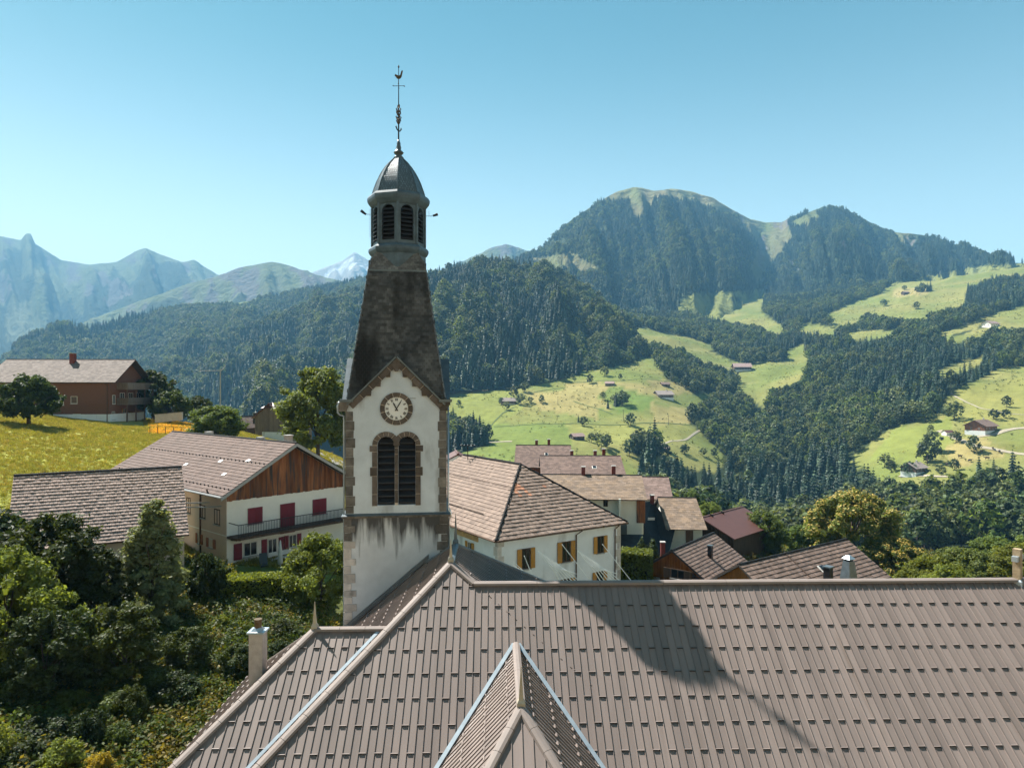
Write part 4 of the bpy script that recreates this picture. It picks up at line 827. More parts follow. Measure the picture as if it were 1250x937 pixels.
# downpipes
mb=MB(); X=-HW-.16; mb.tube([(X-.12,-HW-.1,ze),(X-.2,-HW-.1,ze-.18),(X-.2,-HW-.1,ze-.5),(X-.1,-HW-.06,ze-.62),(X+.05,-HW+.05,ze-.66),(X+.07,-HW+.06,ze-.9),(X+.07,-HW+.06,2.5)],.045,6); mb.build('downpipe',MAT['zinc'],tw,True)
for y in (-HW+.12,-HW+.75): 
    mb=MB(); mb.tube([(HW+.1,y,ze+.0),(HW+.1,y,zl+.1),(HW+.22,y,zl-.02),(HW+.22,y,zl-.2),(HW+.13,y,zl-.35),(HW+.13,y,3)],.04,6); mb.build('downpipe',MAT['steel'],tw,True)
# slate spire
wb,wt=2.29,1.388; zb_,zt_=tz(486),(HY-330)/F*(AYt-1.39)-TB
mb=MB(); mb.hexa([(-wb,-wb,zb_),(wb,-wb,zb_),(wb,wb,zb_),(-wb,wb,zb_),(-wt,-wt,zt_),(wt,-wt,zt_),(wt,wt,zt_),(-wt,wt,zt_)]); mb.build('spire',MAT['roof_under'],tw)
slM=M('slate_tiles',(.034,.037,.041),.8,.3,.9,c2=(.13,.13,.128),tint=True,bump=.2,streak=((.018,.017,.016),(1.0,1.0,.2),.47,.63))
LV=math.hypot(zt_-zb_,wb-wt); Vd=Vector((0,-(wb-wt),-(zt_-zb_)))/LV
me=tiles_mesh('spire_slates',(-wb,-wt,zt_),(1,0,0),Vd,2*wb,LV,.20,.145,.035,slM,clip=lambda u,v: np.abs(u-wb)<(wt+(wb-wt)*v/LV)-.04,seed=5,spread=.36,gap=.012,jit=.5)
for s in range(4): o=link_mesh('spire_slates',me,tw,(0,0,0),(0,0,s*math.pi/2)); o['kind']='stuff'
for sx,sy in ((-1,-1),(1,-1),(1,1),(-1,1)):
    cap_line(tw,(sx*wt,sy*wt,zt_),(sx*wb,sy*wb,zb_),.035,.025,1.2,MAT['slate_dome'],'hip_cap')
wq=1.0; zq=(HY-313)/F*AYt-TB                 # shallow top of the spire
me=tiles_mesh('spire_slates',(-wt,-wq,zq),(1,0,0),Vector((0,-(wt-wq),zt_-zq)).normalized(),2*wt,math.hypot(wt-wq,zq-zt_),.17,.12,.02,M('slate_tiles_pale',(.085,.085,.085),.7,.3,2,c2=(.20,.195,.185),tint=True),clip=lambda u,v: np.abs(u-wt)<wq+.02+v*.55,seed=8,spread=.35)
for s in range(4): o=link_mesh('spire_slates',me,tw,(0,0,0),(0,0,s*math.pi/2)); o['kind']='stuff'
mb=MB(); mb.hexa([(-wt,-wt,zt_-.01),(wt,-wt,zt_-.01),(wt,wt,zt_-.01),(-wt,wt,zt_-.01),(-wq,-wq,zq-.01),(wq,-wq,zq-.01),(wq,wq,zq-.01),(-wq,wq,zq-.01)]); mb.build('spire_shoulder',MAT['roof_under'],tw)
mb=MB(); h=wt+.03; mb.box(-h,h,-h,h,zt_-.05,zt_+.04); mb.build('spire_band',MAT['zinc_dark'],tw)
# lantern
def lz(y): return (HY-y)/F*AYt-TB
A0=-math.pi/2; ZM=M('lantern_zinc',(.08,.12,.15),.5,.35,2.2,metal=0,spec=.35)
mb=MB(); mb.lathe([(1.36,lz(331)),(1.36,lz(314)),(1.44,lz(312)),(1.50,lz(309)),(1.50,lz(306)),(1.42,lz(303.5)),(1.31,lz(302)),(1.31,lz(300))],8,a0=A0); mb.build('lantern_base',ZM,tw)
mb=MB(); mb.lathe([(1.30,lz(256)),(1.40,lz(254)),(1.52,lz(250)),(1.56,lz(247)),(1.56,lz(244)),(1.48,lz(241)),(1.30,lz(240))],8,a0=A0); mb.build('lantern_cornice',ZM,tw)
mb=MB(); mb.lathe([(1.0,lz(303)),(1.0,lz(250))],8,a0=A0); mb.build('lantern_inside',MAT['dark'],tw)
RV=1.30; ap=RV*math.cos(math.pi/8); hf=RV*math.sin(math.pi/8); z0,z1=lz(302),lz(254); oh=hf*.66; zsp=z1-.1-oh
for k in range(8):
    th=A0+math.pi/8+k*math.pi/4
    def fp(x,z,d=0): # point on a lantern side
        return (math.cos(th)*(ap+d)-math.sin(th)*x, math.sin(th)*(ap+d)+math.cos(th)*x, z)
    mb=MB(); outer=[(-hf,z0),(hf,z0),(hf,z1),(-hf,z1)]; hole=archpts(0,oh,z0+.16,zsp,8)
    flat=outer+hole; tr=tessellate_polygon([[Vector((x,z,0)) for x,z in r] for r in (outer,hole)]); k0=len(mb.v); mb.v+=[fp(x,z) for x,z in flat]
    for t_ in tr: mb.f.append(tuple(k0+q for q in t_)); mb.m.append(0); mb.t.append(1.0)
    for i in range(len(hole)):
        (xa,zA),(xb,zB)=hole[i],hole[(i+1)%len(hole)]; mb.quad(fp(xa,zA),fp(xb,zB),fp(xb,zB,-.14),fp(xa,zA,-.14))
    mb.build('lantern_side',ZM,tw)
    for i in range(8):
        z=z0+.2+(zsp+oh-z0-.28)*i/8; top=z+.16; hw=oh-.01 if top<zsp else math.sqrt(max(.01,oh*oh-(min(top-zsp,oh*.9))**2))
        mb=MB(); mb.hexa([fp(-hw,z,.05),fp(hw,z,.05),fp(hw,z+.13,-.12),fp(-hw,z+.13,-.12),fp(-hw,z+.025,.05),fp(hw,z+.025,.05),fp(hw,z+.155,-.12),fp(-hw,z+.155,-.12)]); mb.build('lantern_louvre',MAT['louvre'],tw)
    tv=A0+k*math.pi/4; mb=MB(); c,s_=math.cos(tv),math.sin(tv); mb.tube([(c*(RV+.01),s_*(RV+.01),z0),(c*(RV+.01),s_*(RV+.01),z1)],.075,6); mb.build('lantern_post',ZM,tw)
DP=[(1.31,lz(241)),(1.27,lz(236)),(1.17,lz(229)),(1.07,lz(222.5)),(.94,lz(216)),(.80,lz(210)),(.63,lz(204)),(.44,lz(198.5)),(.24,lz(194))]
mb=MB(); mb.lathe(DP,8,a0=A0); mb.build('dome',MAT['zinc_dark'],tw)
V=[];Q=[];T=[]; rg=np.random.default_rng(4); zz=[p[1] for p in DP]; rr=[p[0] for p in DP]
for k in range(8):
    t0,t1=A0+k*math.pi/4,A0+(k+1)*math.pi/4
    for j in range(17):
        f0,f1=1-j/17,1-(j+1.25)/17; za_,zb2=zz[0]+(zz[-1]-zz[0])*f0,zz[0]+(zz[-1]-zz[0])*max(0,f1); ra,rb=np.interp(za_,zz,rr),np.interp(zb2,zz,rr); nt2=max(2,int(7*rb/1.3)+1)
        for i in range(nt2):
            o=.5 if j%2 else 0; f=np.clip([(i+o)/nt2,(i+1+o)/nt2-.03,(i+.5+o)/nt2-.015],0,1)
            def dp(r,q,z): 
                a=np.array((math.cos(t0),math.sin(t0)))*(1-q)+np.array((math.cos(t1),math.sin(t1)))*q; return (a[0]*r,a[1]*r,z)
            b0=len(V); zm=zb2+(za_-zb2)*.3; rm=np.interp(zm,zz,rr)
            V+=[dp(ra+.004,f[2],za_),dp(rm+.02,f[0],zm),dp(rb+.026,f[2],zb2),dp(rm+.02,f[1],zm)]; Q.append((b0,b0+1,b0+2,b0+3)); T.append(.7+.6*rg.random())
o=link_mesh('dome_slates',np_mesh('dome_slates',np.array(V),np.array(Q),M('dome_slate',(.12,.17,.20),.42,.25,4,tint=True,spec=.45),T),tw); o['kind']='stuff'
for k in range(8):
    tv=A0+k*math.pi/4; mb=MB(); mb.tube([(math.cos(tv)*(r+.015),math.sin(tv)*(r+.015),z) for r,z in DP],.028,5); mb.build('dome_rib',ZM,tw)
mb=MB(); mb.lathe([(.24,lz(195)),(.27,lz(193)),(.2,lz(191)),(.14,lz(189.5)),(.2,lz(188.5)),(.25,lz(187)),(.25,lz(186)),(.18,lz(184.5)),(.12,lz(183)),(.13,lz(180)),(.09,lz(177)),(.1,lz(175)),(.06,lz(173)),(.05,lz(171))],10); mb.build('spire_finial',MAT['zinc_dark'],tw,True)
mb=MB(); mb.tube([(0,0,lz(172)),(0,0,lz(140)),(0,0,lz(81))],[.045,.032,.016],6); mb.lathe([(.0,lz(84)),(.05,lz(82)),(.0,lz(79))],6,cap=False); mb.build('rod',MAT['iron'],tw)
for y,rd,n in ((158,.17,1),(149,.085,2),(145,.11,2),(139,.11,2),(135,.09,2),(131,.06,1)):
    for i in range(n*2):
        a=6.28*i/(n*2)+y; mb=MB(); c,s_=math.cos(a),math.sin(a); mb.tube([(0,0,lz(y+3)),(c*rd*.7,s_*rd*.7,lz(y+1)),(c*rd*1.25,s_*rd*1.25,lz(y-2)),(c*rd*.9,s_*rd*.9,lz(y-3.2))],[.02,.034,.036,.014],5); mb.build('rod_leaf',MAT['gilt' if y!=158 else 'iron'],tw)
mb=MB(); mb.tube([(-.26,0,lz(105.5)),(.28,0,lz(104.5))],.014,5); mb.tube([(0,-.27,lz(105)),(0,.27,lz(105))],.014,5)
for p in ((-.27,0),(.29,0),(0,-.28),(0,.28)): mb.lathe([(.0,lz(106)),(.035,lz(105)),(.0,lz(104))],6,p,cap=False)
mb.build('compass_arms',MAT['iron'],tw)
mb=MB(); ck=[(-.20,-.02),(-.16,.10),(-.13,.06),(-.08,.05),(.0,.0),(.08,.06),(.12,.22),(.17,.30),(.21,.26),(.18,.10),(.14,-.06),(.06,-.14),(-.04,-.15),(-.12,-.09),(-.15,-.03)]
mb.prism([(x,-.02,lz(93)+z) for x,z in ck],(0,.04,0)); mb.build('weathercock',MAT['gilt'],tw)
for sg,xx in ((-1,-1.70),(1,1.80)):            # floodlights on arms
    mb=MB(); mb.tube([(sg*1.2,0,lz(263)),(xx,0,lz(262.5))],.014,5); mb.tube([(xx-sg*.28,0,lz(256)),(xx-sg*.28,0,lz(263) if sg>0 else lz(291))],.008,4); mb.build('lamp_arm',MAT['cable_grey'],tw)
    mb=MB(); c=Vector((xx,0,lz(261.5))); d=Vector((sg*.16,0,.06 if sg>0 else .12)); mb.tube([c-d*.5,c+d],[.05,.075],8); mb.build('floodlight',MAT['iron'],tw)
# ------------------------------------------------------------------ houses
class Face:                                  # a wall of a house: pixel corners of the photograph become places on it
    def __init__(s,root,o,a,n): s.root=root; s.o=Vector(o); s.a=Vector(a); s.n=Vector(n); s.m=parent_matrix(root)
    def hit(s,px,py):
        O=s.m@s.o; n=s.m.to_3x3()@s.n; d=Vector(((px-625)/F,1,(HY-py)/F)); t=O.dot(n)/d.dot(n); p=s.m.inverted()@(d*t)-s.o
        return p.dot(s.a),p.z
    def pt(s,a,z,d): return s.o+s.a*a+Vector((0,0,z))+s.n*d
    def slab(s,name,a0,a1,z0,z1,d0,d1,mat,parent=None,**k):
        mb=MB(); mb.hexa([s.pt(a0,z0,d0),s.pt(a1,z0,d0),s.pt(a1,z0,d1),s.pt(a0,z0,d1),s.pt(a0,z1,d0),s.pt(a1,z1,d0),s.pt(a1,z1,d1),s.pt(a0,z1,d1)]); return mb.build(name,mat,parent or s.root,**k)
    def rect(s,px0,py0,px1,py1):
        a0,_=s.hit(px0,(py0+py1)/2); a1,_=s.hit(px1,(py0+py1)/2); _,z1=s.hit((px0+px1)/2,py0); _,z0=s.hit((px0+px1)/2,py1); a0,a1=sorted((a0,a1)); return a0,a1,z0,z1
    def window(s,*px,shut=None,smat=None,sill=True,frame='frame_white',mull=True,raw=None,name='window'):
        a0,a1,z0,z1=raw or s.rect(*px); w=a1-a0; fw=min(.07,w*.09); mb=MB()
        for q in ((a0,a0+fw,z0,z1),(a1-fw,a1,z0,z1),(a0+fw,a1-fw,z1-fw,z1),(a0+fw,a1-fw,z0,z0+fw))+(((a0+a1)/2-fw*.4,(a0+a1)/2+fw*.4,z0+fw,z1-fw),)*bool(mull):
            mb.hexa([s.pt(q[0],q[2],.0),s.pt(q[1],q[2],.0),s.pt(q[1],q[2],.045),s.pt(q[0],q[2],.045),s.pt(q[0],q[3],.0),s.pt(q[1],q[3],.0),s.pt(q[1],q[3],.045),s.pt(q[0],q[3],.045)])
        wo=mb.build(name,MAT[frame],s.root)
        s.slab('pane',a0+fw,a1-fw,z0+fw,z1-fw,.002,.014,MAT['glass'],wo)
        if sill: s.slab('sill',a0-.06,a1+.06,z0-.07,z0-.002,.0,.13,MAT['concrete'],wo)
        if shut:
            sw=w*.5 if shut=='open' else w*.5
            for k in (0,1):
                if shut=='open': b0,b1=(a0-sw-.02,a0-.02) if k==0 else (a1+.02,a1+.02+sw)
                else: b0,b1=(a0+.01,(a0+a1)/2-.006) if k==0 else ((a0+a1)/2+.006,a1-.01)
                sh=s.slab('shutter',b0,b1,z0,z1,.05,.095,MAT[smat],wo)
        return wo
    def panel(s,name,px,mat,d0=.0,d1=.06,parent=None): a0,a1,z0,z1=s.rect(*px); return s.slab(name,a0,a1,z0,z1,d0,d1,MAT[mat],parent)
def roof_slab(root,O,U,V,LU,LV,mat,tile=None,seed=1,th=.13,under='roof_under',u0=0.0,**kw):
    O,U,V=Vector(O),Vector(U),Vector(V); N=U.cross(V); N=N if N.z>0 else -N; N.normalize(); q=-N*th; O2=O+U*u0
    mb=MB(); mb.hexa([O2+q,O2+U*LU+q,O2+U*LU+V*LV+q,O2+V*LV+q,O2,O2+U*LU,O2+U*LU+V*LV,O2+V*LV]); r=mb.build('roof_slope',MAT[under if tile else mat],root)
    if tile: tiled(r,O,U,V,LU,LV,tile[0],tile[1],tile[2],MAT[mat] if isinstance(mat,str) else mat,seed=seed,u0=u0,**kw)
    return r
def house(name,label,loc,rot,L,W,h,ridge='x',pitch=.6,ov=(.7,.7),wall='white_wall',roof='roof_brown',tile=None,cat='house',seed=1,group=None,ridgecap=True,capmat=None,base=1.5,kw={}):
    if tile and roof+'_t' in MAT: capmat=capmat or roof+'_t'; roof=roof+'_t'
    root=thing(name,label,cat,loc,rot,group); root['dim']=(L,W,h); ca=1/math.hypot(1,pitch); sa=pitch*ca; e,g=ov
    mb=MB()
    if ridge=='x':
        hr=h+pitch*W/2; mb.prism([(0,0,-base),(0,W,-base),(0,W,h),(0,W/2,hr),(0,0,h)],(L,0,0)); LV=(W/2+e)/ca; top=.15
        roof_slab(root,(-g,W/2,hr+top),(1,0,0),(0,-ca,-sa),L+2*g,LV,roof,tile,seed,**kw); roof_slab(root,(-g,W/2,hr+top),(1,0,0),(0,ca,-sa),L+2*g,LV,roof,tile,seed+1)
        rl=((-g,W/2,hr+top),(L+g,W/2,hr+top))
    else:
        hr=h+pitch*L/2; mb.prism([(0,0,-base),(L,0,-base),(L,0,h),(L/2,0,hr),(0,0,h)],(0,W,0)); LV=(L/2+e)/ca; top=.15
        roof_slab(root,(L/2,-g,hr+top),(0,1,0),(-ca,0,-sa),W+2*g,LV,roof,tile,seed,**kw); roof_slab(root,(L/2,-g,hr+top),(0,1,0),(ca,0,-sa),W+2*g,LV,roof,tile,seed+1)
        rl=((L/2,-g,hr+top),(L/2,W+g,hr+top))
    mb.build('wall',MAT[wall],root)
    if ridgecap: cap_line(root,rl[0],rl[1],.13,.07,.45 if tile else 3,MAT[capmat or roof] ,jit=.01 if tile else 0)
    root['hr']=hr+top; return root
def faces(root):
    L,W,h=root['dim']; return dict(front=Face(root,(0,0,0),(1,0,0),(0,-1,0)),left=Face(root,(0,0,0),(0,1,0),(-1,0,0)),right=Face(root,(L,0,0),(0,1,0),(1,0,0)),back=Face(root,(0,W,0),(1,0,0),(0,1,0)))
def chimney(root,px,py,D,w,hh,mat='chimney_red',cap=True,world=None):
    p=parent_matrix(root).inverted()@(world or at(px,py,D)); mb=MB(); mb.box(p.x-w/2,p.x+w/2,p.y-w/2,p.y+w/2,p.z-1.6,p.z+hh); c=mb.build('chimney',MAT[mat],root)
    if cap: mb=MB(); mb.box(p.x-w*.62,p.x+w*.62,p.y-w*.62,p.y+w*.62,p.z+hh+.002,p.z+hh+.09); mb.build('chimney_cap',MAT['concrete' if mat!='black' else 'zinc_dark'],c)
    return c
def planks(face,a0,a1,zf,ztop,wd,mat,d=.03,name='plank'):
    a=a0
    while a<a1-.03:
        b=min(a+wd*rnd.uniform(.85,1.15),a1); m=(a+b)/2; z0=zf(m)+rnd.uniform(-.03,.03); mb=MB(); dd=d+rnd.uniform(0,.015)
        if min(ztop(a),ztop(b))>z0+.05:
            mb.prism([face.pt(a+.006,z0,0),face.pt(b-.006,z0,0),face.pt(b-.006,ztop(b),0),face.pt(a+.006,ztop(a),0)],face.n*dd); mb.build(name,MAT[mat],face.root)
        a=b

# --- farmhouse with red shutters
fh=house('farmhouse','white and cream farmhouse with weathered board gable and red shutters',(-20.9,50,-13.4),R(49.4),10.2,20,6.05,'y',.58,(.95,1.1),'gable_white','tile_farm',(.24,.36,.04),seed=11,capmat='tile_farm',
  kw=dict(alt=None,spread=.13))
fc=faces(fh); fr,lf=fc['front'],fc['left']
lf.slab('wall_render',.0,19.9,-1.4,6.0,.0,.02,MAT['cream_wall']); lf.slab('band',.0,19.9,2.55,2.62,.02,.035,MAT['gable_white'])
zg=lambda a: 6.05+.58*min(a,10.2-a)-.02
planks(fr,.0,10.2,lambda a:5.12,zg,.21,'wood_red')
for p in ((302,619,320,639),(381,608.5,398,627.5)): fr.window(*p,shut='closed',smat='shutter_red')
fr.window(341.5,614,359.5,650,shut='closed',smat='shutter_red',sill=False,name='balcony_door')
fr.window(297,661,314,678); fr.window(326.5,657,338,686,sill=False,name='glass_door'); fr.window(352,652,362,668,shut='open',smat='shutter_red')
for p in ((285,663,295,683),(319,658,325.5,688),(340,655,346,684)): fr.panel('shutter',p,'shutter_red',.02,.07)
for p in ((228,607,233,626),(244.5,616,251,632),(262,621,269,640)): lf.window(*p,frame='wood_dark')
for p in ((242,651,246,663),(255.5,657,261,668)): lf.window(*p,shut='open',smat='shutter_rust')
mb=MB(); mb.box(-.0,10.6,-1.45,-.002,2.42,2.58); bal=mb.build('balcony',MAT['wood_dark'],fh)
mb=MB(); 
for z in (2.68,3.5): mb.box(.15,10.55,-1.42,-1.36,z,z+.05)
mb.box(.15,.2,-1.36,-.0,3.5,3.55); mb.box(10.5,10.55,-1.36,-.0,3.5,3.55)
x=.15
while x<10.55: mb.box(x,x+.025,-1.405,-1.375,2.58,3.5); x+=.13
mb.build('railing',MAT['iron'],bal)
for x in (.3,3.4,6.4,9.4): mb=MB(); mb.hexa([(x,-1.3,2.36),(x+.12,-1.3,2.36),(x+.12,-.01,2.2),(x,-.01,2.2),(x,-1.3,2.419),(x+.12,-1.3,2.419),(x+.12,-.01,2.419),(x,-.01,2.419)]); mb.build('bracket',MAT['wood_dark'],bal)
mb=MB(); ln=math.hypot(1,.58)
for sg in (-1,1):                           # barge boards with metal edge
    mb=MB(); O=Vector((5.1,-1.13,fh['hr']-.02)); d=Vector((sg,0,-.58)).normalized(); mb.obox(O,d*7.05,Vector((0,.05,0)),Vector((0,0,-.24))); mb.build('barge_board',MAT['cable_grey'],fh)
mb=MB(); p=lf.pt(*lf.hit(247,600),.12); mb.tube([lf.pt(1.2,6.0,.9),lf.pt(2.0,5.6,.5),lf.pt(4.0,5.2,.1),lf.pt(4.05,4.9,.08),lf.pt(4.05,-.8,.08)],.06,6); mb.build('downpipe',MAT['wood_dark'],fh,True)
mb=MB(); mb.tube([(-.98,-1.1,5.62),(-.98,21,5.62)],.08,6); mb.build('gutter',MAT['cable_grey'],fh)
for r,v in ((0,3.0),(1,6.2)):                # rows of snow hooks
    ca=1/math.hypot(1,.58)
    for i in range(34):
        y=-.8+i*.62; x=5.1-v*ca; z=fh['hr']-v*.58*ca; mb=MB(); mb.box(x-.05,x+.02,y-.03,y+.03,z+.02,z+.13); mb.build('snow_hook',MAT['iron'],fh)
for i,(u,v) in enumerate(((5.2,3.2),(2.2,4.6),(9.5,4.2),(1.6,2.7))):
    ca=1/math.hypot(1,.58); x=5.1-v*ca; z=fh['hr']-v*.58*ca; mb=MB(); mb.obox((x,u,z+.05),(-.3*ca,0,-.3*.58*ca),(0,.45,0),(0,0,.02)); mb.build('roof_glass_tile',MAT['clock_white'],fh)
chimney(fh,352,540,57,.5,.55,'render_grey'); chimney(fh,318,538,60,.55,.35,'concrete',False); chimney(fh,255,531,65,.6,.35,'concrete',False)
mb=MB(); mb.box(1.5,9.8,-3.2,-.01,-1.4,-.02); mb.build('terrace',MAT['concrete'],fh)
# --- tiled barn
rr=R(31.2); br=house('barn','barn under a broad pinkish brown tiled roof beside the farmhouse',(-29.42,40.1,-12.6),rr,9.2,8.4,3.25,'x',.87,(.4,.25),'cream_wall','tile_barn',(.21,.265,.06),cat='barn',seed=21,kw=dict(spread=.16,jit=.3))

# --- white house with hipped roof and ochre shutters
rt=math.atan2(6.4,9.9); E=(-1.09,45.6); zE=-10.2; Lh,Wh,ph=11.8,21.0,.715; gb=-18.0
wh=thing('white_house','white village house with hipped tiled roof and ochre shutters','house',(E[0],E[1],gb),rt); he=zE-gb; wh['dim']=(Lh,Wh,he)
mb=MB(); mb.box(.4,Lh-.4,.4,Wh-.4,-1,he+.15); mb.build('wall',MAT['white_wall'],wh)
ca=1/math.hypot(1,ph); sa=ph*ca; hz_=ph*Lh/2; LVh=Lh/2/ca; top=he+hz_
mb=MB(); e=[(0,0,he),(Lh,0,he),(Lh,Wh,he),(0,Wh,he)]; a1,a2=(Lh/2,Lh/2,top),(Lh/2,Wh-Lh/2,top)
mb.poly(e[::-1]); mb.tri(e[0],e[1],a1); mb.tri(e[2],e[3],a2); mb.quad(e[1],e[2],a2,a1); mb.quad(e[3],e[0],a1,a2); rf=mb.build('roof',MAT['roof_under'],wh)
def orange(u,v,rg): return ((np.abs(u-3.4-.35*v)<.5)&(np.abs(v-2.3)<.9)&(rg.random(len(u))<.75))|(rg.random(len(u))<.004)
tiled(rf,a1,(1,0,0),(0,-ca,-sa),Lh,LVh,.29,.345,.055,[MAT['tile_house'],MAT['tile_orange']],clip=lambda u,v:np.abs(u)<Lh/2*v/LVh-.05,u0=-Lh/2,seed=31,spread=.2,jit=.35,alt=lambda u,v,rg:orange(u+Lh/2,v,rg))
tiled(rf,a1,(0,1,0),(-ca,0,-sa),Wh,LVh,.29,.345,.045,MAT['tile_house'],clip=lambda u,v:(u>-Lh/2*v/LVh+.05)&(u<Wh-Lh+Lh/2*v/LVh-.05),u0=-Lh/2,seed=32,spread=.15,jit=.3)
tiled(rf,a1,(0,1,0),(ca,0,-sa),Wh,LVh,.29,.345,.045,MAT['tile_house'],clip=lambda u,v:(u>-Lh/2*v/LVh+.05)&(u<Wh-Lh+Lh/2*v/LVh-.05),u0=-Lh/2,seed=33,spread=.25)
for p in (e[0],e[1]): cap_line(rf,Vector(a1)+Vector((0,0,.03)),Vector(p)+Vector((0,0,.03)),.085,.06,.38,MAT['tile_dark'],'hip_tile',jit=.02)
cap_line(rf,Vector(a1)+Vector((0,0,.03)),Vector(a2)+Vector((0,0,.03)),.13,.08,.38,MAT['tile_house'],jit=.02)
for v in (2.6,5.6):                          # snow bars on the side slope
    for i in range(4): mb=MB(); y=-2+i*3.2; O=Vector(a1)+Vector((-ca*v,y,-sa*v+.14)); mb.tube([O,O+Vector((0,3.0,0))],.03,5); mb.build('snow_bar',MAT['wood_dark'],wh)
fw=Face(wh,(0,.4,0),(1,0,0),(0,-1,0)); sw=Face(wh,(.4,0,0),(0,1,0),(-1,0,0))
for p in ((636.5,669,647,694),(685.5,660.5,696,685.5),(728.5,654,736.5,674.5),(727.5,697,736,714),(685.5,706,696,729),(636,716,647,740)): fw.window(*p,shut='open',smat='shutter_ochre',frame='wood_dark')
sw.window(571.5,661,576.5,672,shut='open',smat='shutter_ochre')
sw.panel('timber_lintel',(556,650,584,656),'wood_pale',.0,.08)
mb=MB(); mb.tube([(0,-.06,he-.04),(Lh,-.06,he-.04)],.07,6); mb.build('gutter',MAT['wood_dark'],wh); mb=MB(); mb.tube([(-.06,0,he-.04),(-.06,Wh,he-.04)],.07,6); mb.build('gutter',MAT['wood_dark'],wh)
a,_=fw.hit(702.5,690); mb=MB(); mb.tube([(a+.3,-.06,he-.1),(a,.3,he-.45),(a,.33,-.5)],.05,6); mb.build('downpipe',MAT['wood_dark'],wh); mb=MB(); mb.tube([(Lh-.9,-.06,he-.1),(Lh-1.0,.3,he-.45),(Lh-1.0,.33,-.5)],.05,6); mb.build('downpipe',MAT['wood_dark'],wh)
for c0 in (0,1):
    z=he-.02
    for i in range(12):
        hh=rnd.uniform(.45,.62); w=(.5,.3)[i%2]; mb=MB()
        if c0==0: mb.box(.375,.4+w,.375,.4+(.3,.5)[i%2],z-hh+.02,z)
        else: mb.box(Lh-.4-w,Lh-.375,.375,.7,z-hh+.02,z)
        mb.build('corner_stone',MAT['stone_light'],wh); z-=hh
# antenna on its ridge
ap_=at(571,553,60); an=thing('roof_antenna','dark horizontal aerial on a short mast above the white house','antenna',(ap_.x,ap_.y,ap_.z-.6))
mb=MB(); mb.tube([(0,0,-.6),(0,0,1.35)],.04,6); mb.build('mast',MAT['iron'],an)
mb=MB(); mb.tube([(-.72,0,1.3),(.72,0,1.3)],.045,6); mb.build('boom',MAT['iron'],an)
for x in (-.6,-.3,0,.3,.6): mb=MB(); mb.tube([(x,-.3,1.33),(x,.3,1.33)],.03,5); mb.build('element',MAT['cable_grey'],an)
# --- brown chalet up the meadow
bc=house('brown_chalet','large russet chalet with grey roof and white plinth above the left meadow',(-83.5,109.2,-5.4),R(2.5),18.6,11.5,6.7,'x',.60,(.8,1.3),'chalet_brown','roof_grey',(.42,.36,.022),cat='chalet',seed=41)
f=faces(bc); fr,rt_=f['front'],f['right']
fr.slab('plinth',0,18.6,-1.4,1.25,.0,.05,MAT['white_wall']); rt_.slab('plinth',0,11.5,-1.4,1.25,.0,.05,MAT['white_wall'])
fr.window(65,484.5,78,494.5,mull=False); fr.window(86.5,483.5,94.5,492.5,mull=False); fr.window(89,505,99,510,sill=False)
rt_.window(137,482,140.5,493); rt_.window(136.5,502,140,512); rt_.window(149,498,154,512,frame='wood_orange',sill=False,name='door')
for z,nm in ((2.7,'balcony'),(5.2,'balcony')):
    mb=MB(); mb.box(18.6,20.4,2.2,11.3,z,z+.16); b=mb.build(nm,MAT['wood_grey'],bc); mb=MB(); mb.box(20.3,20.38,2.2,11.3,z+.16,z+1.15); mb.box(18.62,20.3,2.2,2.28,z+.16,z+1.15); mb.build('parapet',MAT['wood_grey'],b)
for y in (2.3,5.2,8.2,11.1): mb=MB(); mb.box(20.1,20.28,y,y+.18,-1,2.7); mb.box(20.1,20.28,y,y+.18,2.87,5.2); mb.build('balcony_post',MAT['wood_dark'],bc)
for y0,y1 in ((3.2,4.6),(6,7.4),(8.6,10)): rt_.window(raw=(y0,y1,2.95,4.7),sill=False)
rt_.window(raw=(7.2,8.6,.3,1.15),sill=False)
mb=MB(); mb.tube([(18.2,-.75,6.3),(18.3,-.1,5.9),(18.3,-.1,-.5)],.07,6); mb.build('downpipe',MAT['wood_dark'],bc)
chimney(bc,89,441,114.5,.75,1.3,'chimney_red')
an2=house('chalet_annex','pinkish roofed annex with stone wall at the far left edge',(-106,113,-4.6),R(4),22,10,5.6,'x',.62,(.6,.3),'wood_grey','roof_pink',(.42,.36,.022),cat='house',seed=43)
# --- old chalet and roofs over the crest
oc_=house('old_barn','dark timber barn with half hipped red metal roof beyond the meadow crest',(-48.2,128,-9.2),R(-16),6.4,9,3.9,'y',.75,(.5,.5),'wood_grey','roof_red',cat='barn',seed=51)
f=faces(oc_)['front']; f.slab('plinth',1.6,6.38,-1.2,1.1,.0,.05,MAT['white_wall']); planks(f,0,6.4,lambda a:1.2,lambda a:3.9+.75*min(a,6.4-a)-.02,.32,'wood_grey')
mb=MB(); mb.prism([(1.6,-.55,5.45),(4.8,-.55,5.45),(3.2,.9,6.48)],(0,0,.12)); mb.build('half_hip',MAT['roof_red'],oc_)
oc2=house('small_cottage','small brown roofed cottage beside the dark timber barn',(-57,135,-10.4),R(-30),4.6,7,2.9,'y',.8,(.4,.4),'wood_dark','roof_brown',(.42,.36,.022),seed=52)
chimney(oc2,311,507,133,.5,.5,'black')
oc3=house('pale_cottage','pale roof peeping over the crest behind the brown cottage',(-66,160,-13.5),R(10),9,7,3.6,'x',.6,(.4,.4),'gable_white','roof_pink',(.42,.36,.022),seed=53)
